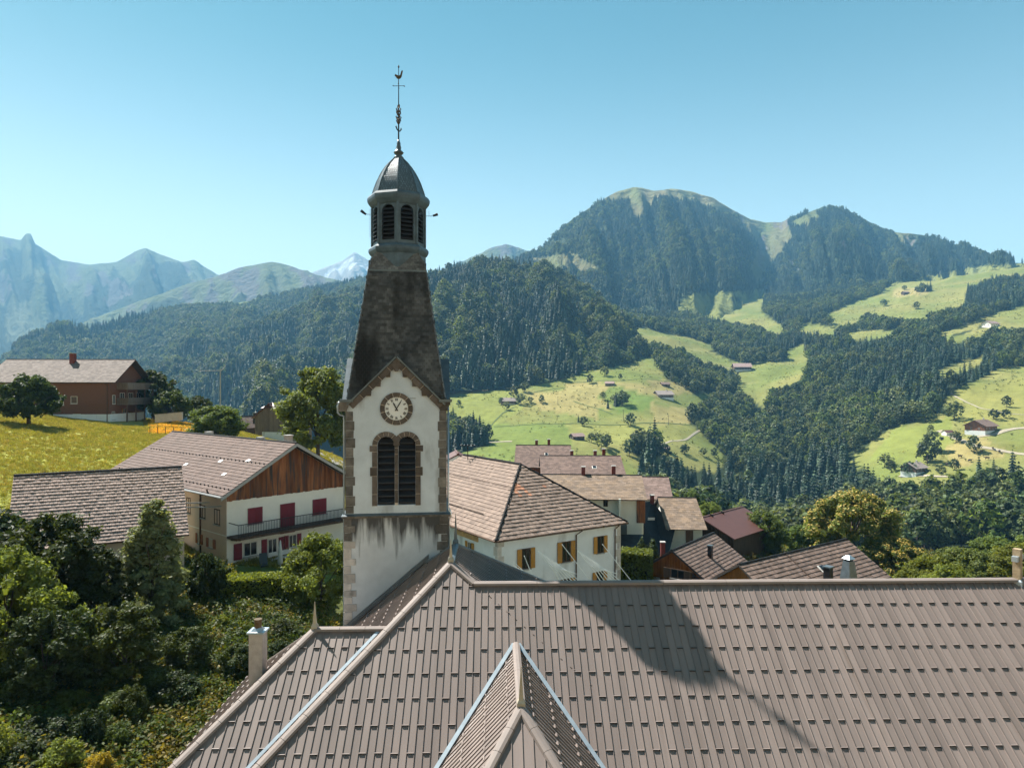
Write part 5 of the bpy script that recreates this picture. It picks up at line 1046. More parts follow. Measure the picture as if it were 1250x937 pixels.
# --- houses beyond the white house
h3=house('terrace_house','white terrace house with lichen orange roof, brown corner and dark balcony',(2.2,73.4,-19.5),R(-4.5),11.6,9,8.0,'x',.35,(.9,.5),'village_wall','roof_rusty',(.42,.36,.022),seed=61)
f=faces(h3)['front']
f.window(736.5,608,742,618,sill=False,frame='wood_dark'); f.panel('corner_cladding',(777,607,787.5,638),'wood_red',.02,.08); f.window(778.5,619,785,629,frame='wood_dark',sill=False)
f.slab('divider',*[f.hit(x,630)[0] for x in (754.5,757)],3.2,7.9,.0,1.0,MAT['village_wall']); a0,a1=f.hit(720,630)[0],f.hit(764,630)[0]
mb=MB(); mb.hexa([f.pt(a0,4.2,1.3),f.pt(a1,4.2,1.3),f.pt(a1,4.2,.01),f.pt(a0,4.2,.01),f.pt(a0,5.2,1.3),f.pt(a1,5.2,1.3),f.pt(a1,5.2,.01),f.pt(a0,5.2,.01)]); mb.build('balcony',MAT['plastic_dark'],h3)
a0,a1=f.hit(759,650)[0],f.hit(787,650)[0]; mb=MB(); mb.hexa([f.pt(a0-.3,2.2,2.4),f.pt(a1,2.2,2.4),f.pt(a1,2.2,.01),f.pt(a0-.3,2.2,.01),f.pt(a0-.3,2.35,2.4),f.pt(a1,2.35,2.4),f.pt(a1,4.0,.01),f.pt(a0-.3,4.0,.01)]); mb.build('porch_roof',MAT['roof_slate_dark'],h3)
f.window(764,663,770,672,sill=False); f.window(775,664,784,673,frame='wood_red',sill=False)
chimney(h3,712,577,77.5,.42,.65); chimney(h3,749,577,77.5,.42,.75)
h2=house('terrace_house','long pinkish brown roofed house, middle one of three stepped roofs',(4.2,88.5,-19),R(-1),10.0,9.4,8.0,'x',.36,(.8,.5),'wood_red','roof_brown',(.42,.36,.022),seed=63)
for q in (698,726.5,737): chimney(h2,q,556,94,.42,.65 if q<730 else .9)
h1=house('terrace_house','farthest brown roofed house of the stepped row, with timber gable',(.9,101,-19),R(-3),7.4,11,7.6,'x',.44,(.7,.6),'wood_red','roof_brown',(.42,.36,.022),seed=65)
chimney(h1,655,542,107,.42,.6); chimney(h1,670,541,107,.42,.6)
for hh,(u,v,w) in ((h1,(3.9,2.6,.55)),(h2,(6.3,3.3,.6))):
    L,W,h=hh['dim']; p=.44 if hh is h1 else .36; ca=1/math.hypot(1,p); sa=p*ca; O=Vector((u,W/2-ca*v,hh['hr']-sa*v)); mb=MB(); mb.obox(O+Vector((0,0,.01)),(w,0,0),(0,-.7*ca,-.7*sa),(0,sa*.07,ca*.07)); s=mb.build('skylight',MAT['frame_white'],hh); mb=MB(); mb.obox(O+Vector((.08,-.06,.06)),(w-.16,0,0),(0,-.54*ca,-.54*sa),(0,sa*.05,ca*.05)); mb.build('pane',MAT['glass'],s)
h4=house('terrace_house','pink roofed house half hidden between the lichen roofs',(15.6,84,-19.6),R(-6),3.8,8,6.2,'x',.48,(.5,.3),'village_wall','roof_pink',(.42,.36,.022),seed=67)
h5=house('corner_house','white corner house with lichen roof and steep black slate lean-to',(16.6,72.6,-20.4),R(-3),3.6,9.6,5.8,'x',.44,(.7,.35),'village_wall','roof_rusty',(.42,.36,.022),seed=69)
f=faces(h5)['front']; f.window(812,652,820.5,660,shut=None,frame='shutter_rust'); f.panel('corner_cladding',(837,647,846,663),'wood_dark',.02,.08)
mb=MB(); w=[at(788,612,78),at(796,611,78),at(824,646.5,71.8),at(813,689,69.5),at(786,686,70.5),at(786,640,73)]
mb.prism(w,(0,.25,-.1)); mb.build('slate_slope',MAT['roof_slate_dark'],h5,world=True); mb=MB(); c=at(794,631,74.2); mb.obox(c+Vector((-.35,-.35,0)),(.75,0,0),(0,.1,-.28),(0,-.06,.04)); mb.build('skylight',MAT['clock_white'],h5,world=True)
chimney(h5,796,612,77.6,.42,.7); chimney(h5,809,673,66.5,.4,.9)
h6=house('timber_barn','timber barn with dark red sheet roof beside the lichen roofed houses',(19.65,82.75,-21.2),R(-45),7.7,9.5,4.3,'y',.44,(.4,.5),'wood_dark','roof_red',cat='barn',seed=71)
f=faces(h6)['front']; planks(f,0,7.7,lambda a:-.5,lambda a:4.3+.44*min(a,7.7-a)-.02,.34,'wood_dark')
for q in ((4.2,5.1,1.6),(4.2,5.1,4.2)): mb=MB(); mb.box(q[0]-.6,q[0]+.1,q[2],q[2]+.12,h6['hr']-.3,h6['hr']+.12); mb.build('roof_vent',MAT['black'],h6)
h7=house('wooden_chalet','honey coloured wooden chalet with dark tiled roof and projecting bay',(10.7,60.7,-19.6),R(-38.5),8.4,7.2,3.0,'y',.68,(.7,.9),'wood_orange','tile_dark',(.30,.33,.045),cat='chalet',seed=73,kw=dict(spread=.3))
f=faces(h7)['front']; planks(f,0,8.4,lambda a:.4,lambda a:3.0+.68*min(a,8.4-a)-.02,.26,'wood_orange')
mb=MB(); bx0,bx1,hb=3.1,8.3,2.25; hm=hb+.68*(bx1-bx0)/2; mb.prism([(bx0,0,-1),(bx1,0,-1),(bx1,0,hb),((bx0+bx1)/2,0,hm),(bx0,0,hb)],(0,-2.2,0)); mb.build('bay',MAT['wood_orange'],h7)
fb=Face(h7,(bx0,-2.2,0),(1,0,0),(0,-1,0)); planks(fb,0,5.2,lambda a:-.5,lambda a:hb+.68*min(a,5.2-a)-.02,.24,'wood_orange')
ca=1/math.hypot(1,.68)
for sg in (-1,1): roof_slab(h7,((bx0+bx1)/2,-2.9,hm+.14),(0,1,0),(sg*ca,0,-.68*ca),3.0 if sg<0 else 3.0,(2.6+.5)/ca,'tile_dark',(.30,.33,.045),75)
fb.window(819,694.5,836,706,shut='open',smat='wood_dark',frame='wood_dark'); f.panel('garage_door',(790,703,806,716),'frame_white',.04,.09)
chimney(h7,867,676,59.5,.35,.7,'black')
h8=house('tiled_house','house with long brown tiled roof, skylight and dark metal chimneys',(20.35,47.95,-20.2),R(35.2),14.7,10.0,3.35,'x',.67,(.5,.35),'wood_orange','tile_dark',(.34,.38,.05),seed=77,kw=dict(spread=.28))
ca=1/math.hypot(1,.67); sa=.67*ca; O=Vector((7.6,5-ca*2.0,h8['hr']-sa*2.0)); mb=MB(); mb.obox(O+Vector((0,0,.06)),(.7,0,0),(0,-1.0*ca,-1.0*sa),(0,sa*.1,ca*.1)); s=mb.build('skylight',MAT['frame_white'],h8); mb=MB(); mb.obox(O+Vector((.09,-.08,.13)),(.52,0,0),(0,-.82*ca,-.82*sa),(0,sa*.06,ca*.06)); mb.build('pane',MAT['glass'],s)
p=h8.matrix_basis.inverted()@at(1036,708,54.3); mb=MB(); mb.lathe([(.75,p.z-1.2),(.62,p.z+.3),(.42,p.z+1.55)],4,(p.x,p.y),.6); c=mb.build('chimney',MAT['zinc_dark'],h8); mb=MB(); mb.lathe([(.46,p.z+1.7),(.5,p.z+1.74),(.15,p.z+2.0)],4,(p.x,p.y),.6); mb.build('chimney_cap',MAT['zinc'],c); mb=MB(); mb.lathe([(.3,p.z+1.5),(.3,p.z+1.7)],4,(p.x,p.y),.6); mb.build('chimney_flue',MAT['black'],c)
chimney(h8,1011,704,52.5,.5,.75,'black')
for q in (5.6,):
    mb=MB(); O=Vector((q,5,h8['hr']+.04)); mb.obox(O,(.12,0,0),(0,-ca*6,-sa*6),(0,sa*.08,ca*.08)); mb.build('roof_joint',MAT['wood_dark'],h8)
sh=house('shed','small white shed with dark red roof between tower and village roofs',(-7.4,72,-12.2),R(8),3.4,4,4.3,'y',.5,(.25,.25),'white_wall','roof_red',cat='shed',seed=81)

# --- farms across the valley
FARM_=[ # column, row of the foot, width in pixels, turn, wall, roof, label
 (579,477,19,-10,'wood_grey','roof_grey','grey farmhouse at the foot of the wooded hill'),
 (557,474,9,0,'wood_grey','roof_grey','tiny grey barn touching the tower edge on the far meadow'),
 (592,477,9,8,'gable_white','roof_grey','low pale shed next to the grey farmhouse'),
 (622,494,21,18,'wood_dark','roof_grey','grey roofed farm among shrubs on the far meadow'),
 (744,471,13,-12,'wood_grey','roof_pink','lone hay barn in the upper middle of the far meadow'),
 (813,472,13,12,'wood_dark','roof_brown','upper brown chalet beside the dry field'),
 (813,487,25,14,'wood_grey','roof_grey','grey barn below the brown chalet by the dry field'),
 (707,537,19,24,'wood_dark','roof_pink','dark barn with pink roof on the lower far meadow'),
 (810,551,15,-20,'wood_dark','roof_pink','brown roof sunk among trees at the lower meadow edge'),
 (806,441,13,-10,'wood_grey','roof_brown','small barn in the orchard above the dry field'),
 (860,452,10,5,'wood_grey','roof_grey','small grey barn left of the long red farm'),
 (880,452,11,-4,'wood_grey','roof_grey','low grey shed touching the long red farm'),
 (907,453,25,-6,'wood_dark','roof_pink','long farm with pale red roof below the wooded slope'),
 (1210,528,38,32,'wood_red','roof_brown','reddish wooden chalet by the road on the right meadow'),
 (1125,578,31,30,'wood_dark','roof_grey','dark wooden farmhouse above the ravine forest'),
 (1215,399,19,20,'gable_white','roof_pink','white chalet among trees high on the right slope'),
 (1107,359,9,10,'wood_dark','roof_brown','tiny barn on the upper sunlit pasture'),
 (890,369,8,0,'wood_dark','roof_brown','tiny hut on the hazy upper clearing'),
 (1160,531,13,10,'gable_white','roof_red','small red roofed shed at the road bend'),
]
for i,(px,py,wpx,tn,wl_,rf_,lb) in enumerate(FARM_):
    p=drop(px,py,200); D=p.y; w=wpx*D/F*.80; dp=w*.75; hh=w*.26+.6; r=R(tn)
    c=Vector((p.x-w/2*math.cos(r),p.y-w/2*math.sin(r),float(gz(p.x,p.y))-.2))
    ry='x' if i%3 else 'x'
    o=house('farmhouse' if w>9 else 'hay_barn',lb,c,r,w,dp,hh,'x',.55,(w*.08,w*.06),wl_,rf_,cat='farmhouse' if w>9 else 'barn',seed=100+i,ridgecap=False,base=3)
    f=faces(o); 
    if w>7:
        for k in range(max(2,int(w/3))):
            q=w*(k+.5)/max(2,int(w/3)); f['front'].window(raw=(q-.45,q+.45,hh*.45,hh*.45+1.1),sill=False,mull=False)
        side=f['left'] if px>625 else f['right']
        for q in (dp*.3,dp*.68): side.window(raw=(q-.4,q+.4,hh*.45,hh*.45+1.1),sill=False,mull=False)
    if wpx>20:
        f['front'].slab('plinth',0,w,-2,hh*.3,.0,.06,MAT['white_wall']); (f['left'] if px>625 else f['right']).slab('plinth',0,dp,-2,hh*.3,.0,.06,MAT['white_wall'])
        mb=MB(); z=o['hr']; mb.box(w*.7,w*.7+.7,dp/2-.35,dp/2+.35,z-.8,z+1.0); mb.build('chimney',MAT['concrete'],o)
# --- roads and tracks, laid on the ground
def ribbon(name,pts,wd,mat,label=None,lift=.06,px=True,kind='structure'):
    P=[drop(a,b,d0) if px else Vector((a,b,0)) for a,b,d0 in pts]; Q=[]
    for i in range(len(P)-1):
        n=max(2,int((P[i+1]-P[i]).length/4))
        for k in range(n): Q.append(P[i].lerp(P[i+1],k/n))
    Q.append(P[-1]); mb=MB(); L=[]
    for i,p in enumerate(Q):
        d=(Q[min(i+1,len(Q)-1)]-Q[max(i-1,0)]); s=Vector((d.y,-d.x,0)).normalized()*wd/2; row=[]
        for q in (p-s,p,p+s): row.append((q.x,q.y,float(gz(q.x,q.y))+lift))
        L.append(row)
    for i in range(len(L)-1):
        for k in (0,1): mb.quad(L[i][k],L[i][k+1],L[i+1][k+1],L[i+1][k])
    o=mb.build(name,MAT[mat]); o['kind']=kind; return o
ribbon('road',[(180,509,60),(192,505,60),(186,497,60),(178,490,60)],4.2,'asphalt',lift=.10)
ribbon('road',[(436,592,60),(424,570,60),(410,560,60),(398,553,60)],4.0,'asphalt',lift=.12)
ribbon('road',[(1146,526,250),(1166,535,250),(1190,545,250),(1220,550,250),(1252,555,250),(1300,560,250)],3.2,'track',lift=.25)
ribbon('road',[(1190,534,250),(1215,530,250),(1240,523,250),(1275,520,250)],3.2,'track',lift=.25)
ribbon('track',[(1098,581,250),(1130,581,250),(1165,582,250)],3.0,'track',lift=.3)
ribbon('track',[(555,543,250),(590,541,250),(625,539,250)],2.4,'track',lift=.25)
ribbon('track',[(800,545,250),(840,535,250),(862,522,250),(880,515,250)],1.6,'track',lift=.25)

MAT['field_edge']=M('field_edge',(.075,.10,.025),.95,.3,.5)
for pts in ([(603,521,250),(650,518,250),(700,517,250),(770,518,250),(842,519,250)],[(690,466,250),(760,465,250),(830,464,250)],[(700,490,250),(722,497,250),(748,506,250)],[(598,521,250),(612,506,250),(628,497,250)],[(640,480,250),(690,473,250)]):
    ribbon('field_boundary',pts,1.3,'field_edge',lift=.22)
ribbon('footpath',[(1160,480,250),(1178,490,250),(1200,499,250),(1230,505,250),(1260,507,250)],1.3,'track',lift=.2)
ribbon('footpath',[(850,444,250),(880,447,250),(920,452,250)],1.6,'track',lift=.3)
# ------------------------------------------------------------------ plants close by
def gnd(x,y): return float(gz(x,y))
round_=lambda t: math.sin(math.pi*min(1,.1+.88*t))**.55
cone_=lambda t: max(.12,1-t*.93)**.8
TREE=dict(
 ash=tree_meshes(101,10.6,8.6,2.0,'green',19000,.24,80,.115,.24,round_),
 apple=tree_meshes(102,5.2,6.0,1.1,'mid',9000,.22,50,.12,.2,round_),
 dark=tree_meshes(103,7.0,6.4,1.4,'dark',9000,.24,55,.12,.2,round_),
 chestnut=tree_meshes(104,11,10.5,1.6,'green',20000,.27,95,.10,.35,round_),
 cone=tree_meshes(105,7.6,4.0,.4,'blueish',16000,.125,90,.12,.12,cone_),
 wild=tree_meshes(106,6.0,4.4,.9,'dark',14000,.12,70,.11,.09,round_,lean=(.1,0)),
 garden=tree_meshes(107,5.0,4.8,.3,'bright',16000,.115,80,.11,.1,round_),
 broad=tree_meshes(108,8.0,8.2,1.3,'green',17000,.22,80,.115,.22,round_),
)
fl_=np.random.default_rng(9); cl=crown_clumps(np.random.default_rng(104),11,10.5,1.6,95,.10,shape=round_)
V,Q,t=clumps_cloud([(a,b,c+.3,r*1.0) for a,b,c,r in cl],5200,.22,fl_,up=1.3,shell=.8); FLOW=np_mesh('blossom',V,Q,LEAF['flower'],t)
def bush_mesh(seed,H,W,leaf,n,size,ncl=46,lumpy=.13,shape=None): return tree_meshes(seed,H,W,.05,leaf,n,size,ncl,lumpy,.035,shape or (lambda t:math.sin(math.pi*(.42+.55*t))**.7))
BUSH=[bush_mesh(201,2.6,3.2,'mid',8200,.085),bush_mesh(202,2.2,2.8,'olive',7600,.08),bush_mesh(203,3.0,3.0,'dark',8200,.085),bush_mesh(204,1.9,2.6,'yellow',6800,.075),bush_mesh(205,2.4,3.0,'bright',8000,.08),bush_mesh(206,1.7,2.4,'rust',6000,.07)]
def tree_at(kind,px,py,D,label,h=None,cat='tree',name=None,rot=None,sx=1,foot=True,**k):
    x=(px-625)/F*D; z=gnd(x,D) if foot else (HY-py)/F*D; base=dict(ash=10.6,apple=5.2,dark=7,chestnut=11,cone=7.6,wild=6,garden=5,broad=8)[kind]
    s=(h/base) if h else 1; return plant_tree(name or 'tree',label,cat,(x,D,z),TREE[kind],(s*sx,s*sx,s),rnd.random()*6.28 if rot is None else rot,**k)
def top_h(py,D,x): return (HY-py)/F*D-gnd(x,D)
def T(kind,px,ytop,D,label,sx=1,**k):        # a tree whose top reaches a row of the photograph
    x=(px-625)/F*D; return tree_at(kind,px,0,D,label,top_h(ytop,D,x),sx=sx,**k)
T('ash',388,446,80,'tall sunlit ash tree on the meadow beside the church tower',1.0)
T('apple',35,457,92,'bushy apple tree standing before the russet chalet',.95)
T('dark',187,452,122,'dark spreading tree behind the road by the russet chalet',1.05)
T('apple',208,477,118,'small round tree above the orange flower bed')
T('dark',243,483,125,'dark little tree on the meadow crest')
T('broad',266,494,92,'broad leafy tree behind the farmhouse roof',1.5)
T('chestnut',1040,598,78,'tall blossoming chestnut tree behind the tiled roof',.98)
ct=[o for o in COL.objects if o.get('label','').startswith('tall blossoming')][0]; b=link_mesh('blossom',FLOW,ct)
c2=T('chestnut',1094,655,74,'lower blossoming chestnut beside the tall one',1.25); link_mesh('blossom',FLOW,c2)
T('broad',930,623,84,'rounded green tree beside the dark red barn roof',.95)
T('broad',978,640,90,'lighter leafy tree between the red barn and the chestnut',1.0)
T('ash',845,600,108,'leafy tree at the forest edge behind the lichen roofs',1.0); T('broad',868,612,104,'small tree just behind the dark red barn',.8)
for px,yt,D,k,lb in ((1140,676,60,'garden','round bush right of the chestnuts'),(1178,668,66,'broad','cream flowering tree near the stone cross'),(1215,655,72,'broad','tall bush just left of the stone cross'),(1248,662,64,'garden','leafy bush behind the stone cross'),(1160,690,55,'garden','low bush peeping over the church ridge'),(1275,650,70,'broad','bush past the stone cross at the frame edge')):
    T(k,px,yt,D,lb,1.2,name='bush',cat='bush')
# garden below the farmhouse
T('cone',186,604,37.5,'pointed pale green tree in front of the barn roof',1.15)
T('wild',62,624,35.5,'thin dark tree in front of the barn roof left end',1.15)
T('garden',392,648,43,'bright rounded tree between farmhouse and tower',1.0)
T('wild',118,668,36,'scrubby small tree between the pointed and the thin tree',1.2)
T('dark',250,676,41,'dark shrubby tree before the farmhouse corner',.75)
T('garden',8,668,31,'yellowish green tree at the left garden edge',.9); T('dark',-45,610,36,'dark tree just past the left frame edge',1.0)
for i,(px,yt,D,sx) in enumerate(((60,740,29,1.1),(150,735,31,1.2),(225,765,33,1.2),(290,785,33,1.3),(345,780,34,1.2))): T('wild',px,yt,D,'wild thicket tree number-less' if False else ['dark thicket bush at lower left','leafy thicket bush under the pointed tree','tangled thicket bush left of the hedge','shaded thicket bush below the hedge','shaded thicket bush beside the hedge end'][i],sx,name='thicket_bush',cat='bush')
gb_=random.Random(5); words=['mossy','olive','dark','yellowish','fresh green','rusty']
slots=[]
for r in range(9):
    D=22.5+r*1.9
    for c in range(9):
        px=gb_.uniform(-40,0)+c*48+gb_.uniform(-12,12); py=HY-F*gnd((px-625)/F*D,D)/D
        lim=330-(py-790)*.9 if py>790 else 400
        if px<lim-20: slots.append((px,D))
zones=['beside the church eaves','in the middle of the wild garden','at the left edge of the wild garden']
for i,(px,D) in enumerate(slots):
    k=gb_.choices(range(6),(4,3,4,2,3,1))[0]; x=(px-625)/F*D; z=0 if px>230 else (2 if px<90 else 1)
    if D>33: k=gb_.choice((0,2,1,0,4))
    o=plant_tree('garden_bush','%s bush %s'%(words[k],zones[z]),'bush',(x,D,gnd(x,D)),BUSH[k],(gb_.uniform(.6,1.05)*(1 if D<33 else .8),)*2+(gb_.uniform(.45,.95)*(1 if D<33 else .6),),gb_.random()*6.28,group='%s bushes %s'%(words[k],zones[z]))
# clipped hedge
def hedge(name,label,a,b,wd,ht,leaf,n,size,seed,z=None):
    a,b=Vector(a),Vector(b); L=(b-a).length; rg=np.random.default_rng(seed); o=thing(name,label,'hedge',(a.x,a.y,gnd(a.x,a.y) if z is None else z),math.atan2(b.y-a.y,b.x-a.x))
    f=rg.choice(4,n,p=[.4,.3,.15,.15]); u=rg.random(n)*L; v=rg.random(n)
    P=np.where((f==0)[:,None],np.stack([u,(v-.5)*wd,np.full(n,ht)],1),np.where((f==1)[:,None],np.stack([u,np.full(n,-wd/2),v*ht],1),np.where((f==2)[:,None],np.stack([u,np.full(n,wd/2),v*ht],1),np.stack([np.where(rg.random(n)<.5,0,L),(v-.5)*wd,rg.random(n)*ht],1))))
    P+=rg.normal(size=(n,3))*.06; P[:,2]+=.12*fbm(P[:,0]*.6,P[:,1]*.6,seed,3); nr=unit(n,rg)+np.where((f==0)[:,None],(0,0,1.),(0,-.8,.2)); nr/=np.linalg.norm(nr,axis=1)[:,None]
    V,Q=leaf_quads(P,nr,np.full(n,size),rg); link_mesh('foliage',np_mesh('foliage',V,Q,LEAF[leaf],.7+.6*rg.random(n)),o)
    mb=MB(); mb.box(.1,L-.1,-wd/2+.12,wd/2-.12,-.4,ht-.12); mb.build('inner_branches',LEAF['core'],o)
A_=at(262,712,42.0); B_=at(366,706,42.6); hedge('hedge','clipped bright green hedge below the farmhouse terrace',(A_.x,A_.y,0),(B_.x,B_.y,0),1.5,top_h(703,42.3,A_.x),'hedge',9000,.11,301)
A_=at(757,690,58); B_=at(795,690,57.5); hedge('hedge','loose green hedge between white house and wooden chalet',(A_.x,A_.y,0),(B_.x,B_.y,0),2.4,top_h(672,58,A_.x),'bright',5000,.16,302)
for px,yt,lb in ((783,655,'left one of two columnar thuja shrubs'),(797,657,'right one of two columnar thuja shrubs')):
    D=62; x=(px-625)/F*D; rg=np.random.default_rng(px); H=top_h(yt,D,x); cl=[(0,0,H*.02+H*.9*k/11,.62*math.sin(math.pi*(.25+.7*k/12))) for k in range(12)]
    V,Q,t=clumps_cloud(cl,2600,.15,rg,flat=1.2); plant_tree('thuja',lb,'shrub',(x,D,gnd(x,D)),(np_mesh('crown',V,Q,LEAF['dark'],t),))
# ground cover: weeds of the garden, tall grass of the meadow, flower bed
SMALL=bpy.data.collections.new('ground_kinds')
def tuft(seed,n,h,leaf,wd=.02,spread=.25):
    rg=np.random.default_rng(seed); V=[];Q=[]
    for i in range(n):
        a=rg.random()*6.28; r=spread*rg.random()**.5; c=np.array((math.cos(a)*r,math.sin(a)*r,0)); d=rg.normal(size=2)*.35; hh=h*(.6+.6*rg.random()); s=np.array((-math.sin(a),math.cos(a),0))*wd
        k=len(V); m=c+np.array((d[0]*.3*hh,d[1]*.3*hh,hh*.6)); e=c+np.array((d[0]*hh,d[1]*hh,hh)); V+=[c-s,c+s,m+s*.8,m-s*.8,e]; Q+=[(k,k+1,k+2,k+3),(k+3,k+2,k+4,k+4)]
    Q=[q for q in Q if q[2]!=q[3]]+[]
    V2=np.array(V); return np_mesh('tuft',V2,np.array(Q),LEAF[leaf],.7+.6*rg.random(len(Q)))
def weed(seed,n,h,leaf,size):
    rg=np.random.default_rng(seed); cl=[(rg.normal()*.25,rg.normal()*.25,h*(.3+.6*rg.random()),h*.35) for _ in range(6)]; V,Q,t=clumps_cloud(cl,n,size,rg,shell=.2); return np_mesh('weed',V,Q,LEAF[leaf],t)
PR=[tuft(1,40,.55,'grass',.018,.4),tuft(2,36,.7,'grass',.016,.45),weed(3,150,.75,'olive',.08),weed(4,150,.8,'mid',.085),weed(5,140,.6,'yellow',.07),weed(6,140,.7,'dark',.085),weed(7,130,.6,'rust',.065),weed(8,70,.45,'orange_flower',.10)]
for i,me in enumerate(PR): SMALL.objects.link(bpy.data.objects.new('small_%02d'%i,me))
SG=scatter_group(SMALL)
def spread_on(name,label,cat,n,pmin,pmax,d0,d1,kinds,wts,smin,smax,seed,ok=None):
    rg=np.random.default_rng(seed); D=np.sqrt(rg.random(n)*(d1*d1-d0*d0)+d0*d0); px=pmin+(pmax-pmin)*rg.random(n); x=(px-625)/F*D
    z=gz(x,D); m=np.ones(n,bool)
    if ok is not None: m=ok(px,D,HY-F*z/D,x)
    x,D,z=x[m],D[m],z[m]; n=len(x); return scatter(name,label,cat,np.stack([x,D,z-.03],1),rg.choice(kinds,n,p=np.array(wts)/sum(wts)),smin+(smax-smin)*rg.random(n),SG,.3,rg)
spread_on('undergrowth','tangled weeds and low brambles covering the wild garden','undergrowth',14000,-60,400,20,48,[2,3,4,5,6],[4,4,1.3,5,.8],.6,1.5,401,lambda px,D,py,x:~((px>270)&(D>42))&~((x>-11.6)&(D<30)))
spread_on('dry_scrub','dry yellow and rusty weeds at the foot of the wild garden','weeds',2600,30,330,20,30,[2,4,6],[3,3,2],.7,1.5,406,lambda px,D,py,x:(py>800)&(x<-11.6))
spread_on('meadow_grass','tall sunlit summer grass on the left meadow','grass',42000,-60,440,50,128,[0,1,4],[5,5,.25],.32,.75,402,lambda px,D,py,x:~((px<175)&(D>107)))
rg=np.random.default_rng(403); P_=np.array([drop(px,py,60) for px,py in zip(rg.uniform(184,247,1800),rg.uniform(514,530,1800))]); scatter('flower_bed','dense bed of orange flowers below the road','flowers',P_,rg.choice([7,4],1800,p=[.9,.1]),rg.uniform(.45,.85,1800),SG,.3,rg)
spread_on('village_plants','garden plants between the village houses','plants',1800,640,1250,46,120,[3,5,2,1],[3,3,2,2],.8,1.8,404)
mb=MB()
rg=np.random.default_rng(405); px=rg.uniform(545,1330,16000); D=np.sqrt(rg.random(16000)*(1250**2-260**2)+260**2); x=(px-625)/F*D; z=gz(x,D); py=HY-F*z/D; m=bare(px,py)&(fbm(x/35,D/35,95,3)+.35*rg.random(16000)>.18)
scatter('meadow_scrub','scattered tussocks and low scrub on the far meadows','scrub',np.stack([x,D,z-.1],1)[m],rg.choice([2,3,5],int(m.sum())),rg.uniform(.5,1.9,int(m.sum()))**1.2,SG,.3,rg)
# low wall and fence by the flower bed
a,b=at(189,508,106),at(222,505,108); wl_=thing('garden_wall','low grey concrete wall behind the orange flowers','wall',(a.x,a.y,gnd(a.x,a.y)-.3)); mb=MB(); mb.obox(a,b-a,(0,.4,0),(0,0,1.2)); mb.v=[(x,y,z-1.0) for x,y,z in mb.v]; mb.build('wall_body',MAT['concrete'],wl_,world=True); mb=MB(); mb.obox(a+Vector((-.1,-.08,.21)),(b-a)*1.02,(0,.56,0),(0,0,.08)); mb.build('coping',MAT['render_grey'],wl_,world=True)
for i in range(7):
    px=183+i*9.5; p=drop(px,531,60); fp=thing('fence_post','short wooden post of the fence along the orange flowers','post',(p.x,p.y,p.z),0,'fence posts along the flower bed'); mb=MB(); mb.tube([(0,0,-.2),(0,0,1.1)],.05,5); mb.lathe([(.055,1.1),(.01,1.16)],5); mb.build('stake',MAT['wood_dark'],fp)
# single trees on the far meadows, each its own thing
SOLO=[(594,464,12,4),(556+4,496,8,3),(617,457,12,3),(640,478,12,4),(655,468,20,3),(661,492,10,3),(720,468,12,5),(736,488,10,3),(706,515,9,0),(713,520,12,4),(699,462,6,3),(738,459,12,4),(757,463,7,3),(770,520,16,3),(781,545,22,4),(768,556,20,5),(845,515,10,3),(836,554,12,4),(858,556,10,4),(872,558,12,5),(805,450,14,3),(1010+4,400,6,3),(1079,374,9,4),(1120,357,8,4),(1119,377,9,3),(1104,354,6,4),(1130,515,20,3),(1136,528,10,3),(1165,512,22,4),(1229,497,14,3),(1213,512,13,4),(1228,510,11,4),(1189,552,20,3),(1167,540,14,4),(1132,566,28,4),(1138,552,26,3),(1149,580,12,4),(1165,574,14,3),(1195,587,32,0),(1243,437,24,4),(1236,583,34,2),(1213,585,26,0),(900,469,12,3),(870,463,12,4),(1162,482,9,3),(627,486,14,3),(636,494,14,4),(612,494,9,3),(618,500,10,4),(647,492,8,4),(722,540,12,3),(729,538,10,4),(734,548,18,4),(741,546,16,3),(812,560,18,3),(1080,570,16,4),(1088,576,14,3),(1110,581,18,4)]
kindn={0:'spruce',2:'spruce',3:'tree',4:'tree',5:'tree',6:'tree'}
where=[((540,660),'on the far meadow left side'),((660,762),'on the middle of the far meadow'),((762,910),'on the far meadow right side'),((910,1100),'on the high sunny pasture'),((1100,1160),'around the dark wooden farmhouse'),((1160,1300),'on the right meadow')]
for i,(px,py,hpx,k) in enumerate(SOLO):
    p=drop(px,py,200); wlab=[q for (a,b),q in where if a<=px<b][0]; H=hpx*p.y/F; big='large' if hpx>=18 else ('small' if hpx<11 else 'mid sized')
    nm='spruce_tree' if k in (0,2) else 'meadow_tree'; o=link_mesh(nm,PROTO[k],None,(p.x,p.y,p.z-.05*H),(0,0,i*1.7),(H*1.15 if k>2 else H,)*2+(H*1.08,)); lb='%s %s standing %s'%(big,'dark spruce' if k in (0,2) else 'round leafy tree',wlab)
    tag(o,lb,'tree','%ss %s'%(('spruce' if k in(0,2) else big+' tree'),wlab))
for (px,py,n,rad,kk) in ((752,499,9,12,(0,3,4,1)),(582,541,16,17,(0,3,2,4,5)),(790,556,7,13,(3,4)),):
    for j in range(n):
        q=drop(px+gb_.uniform(-rad,rad),py+gb_.uniform(-7,3),200); H=gb_.uniform(8,13); k=gb_.choice(kk)
        o=link_mesh('grove_tree',PROTO[k],None,(q.x,q.y,q.z-.3),(0,0,j),(H,H,H*1.05)); tag(o,{752:'tree of the dark grove in the middle of the far meadow',582:'tree of the shady grove right behind the bell tower',790:'tree of the small grove below the dry field'}[px],'tree',{752:'grove on the far meadow',582:'grove behind the tower',790:'grove below the dry field'}[px])
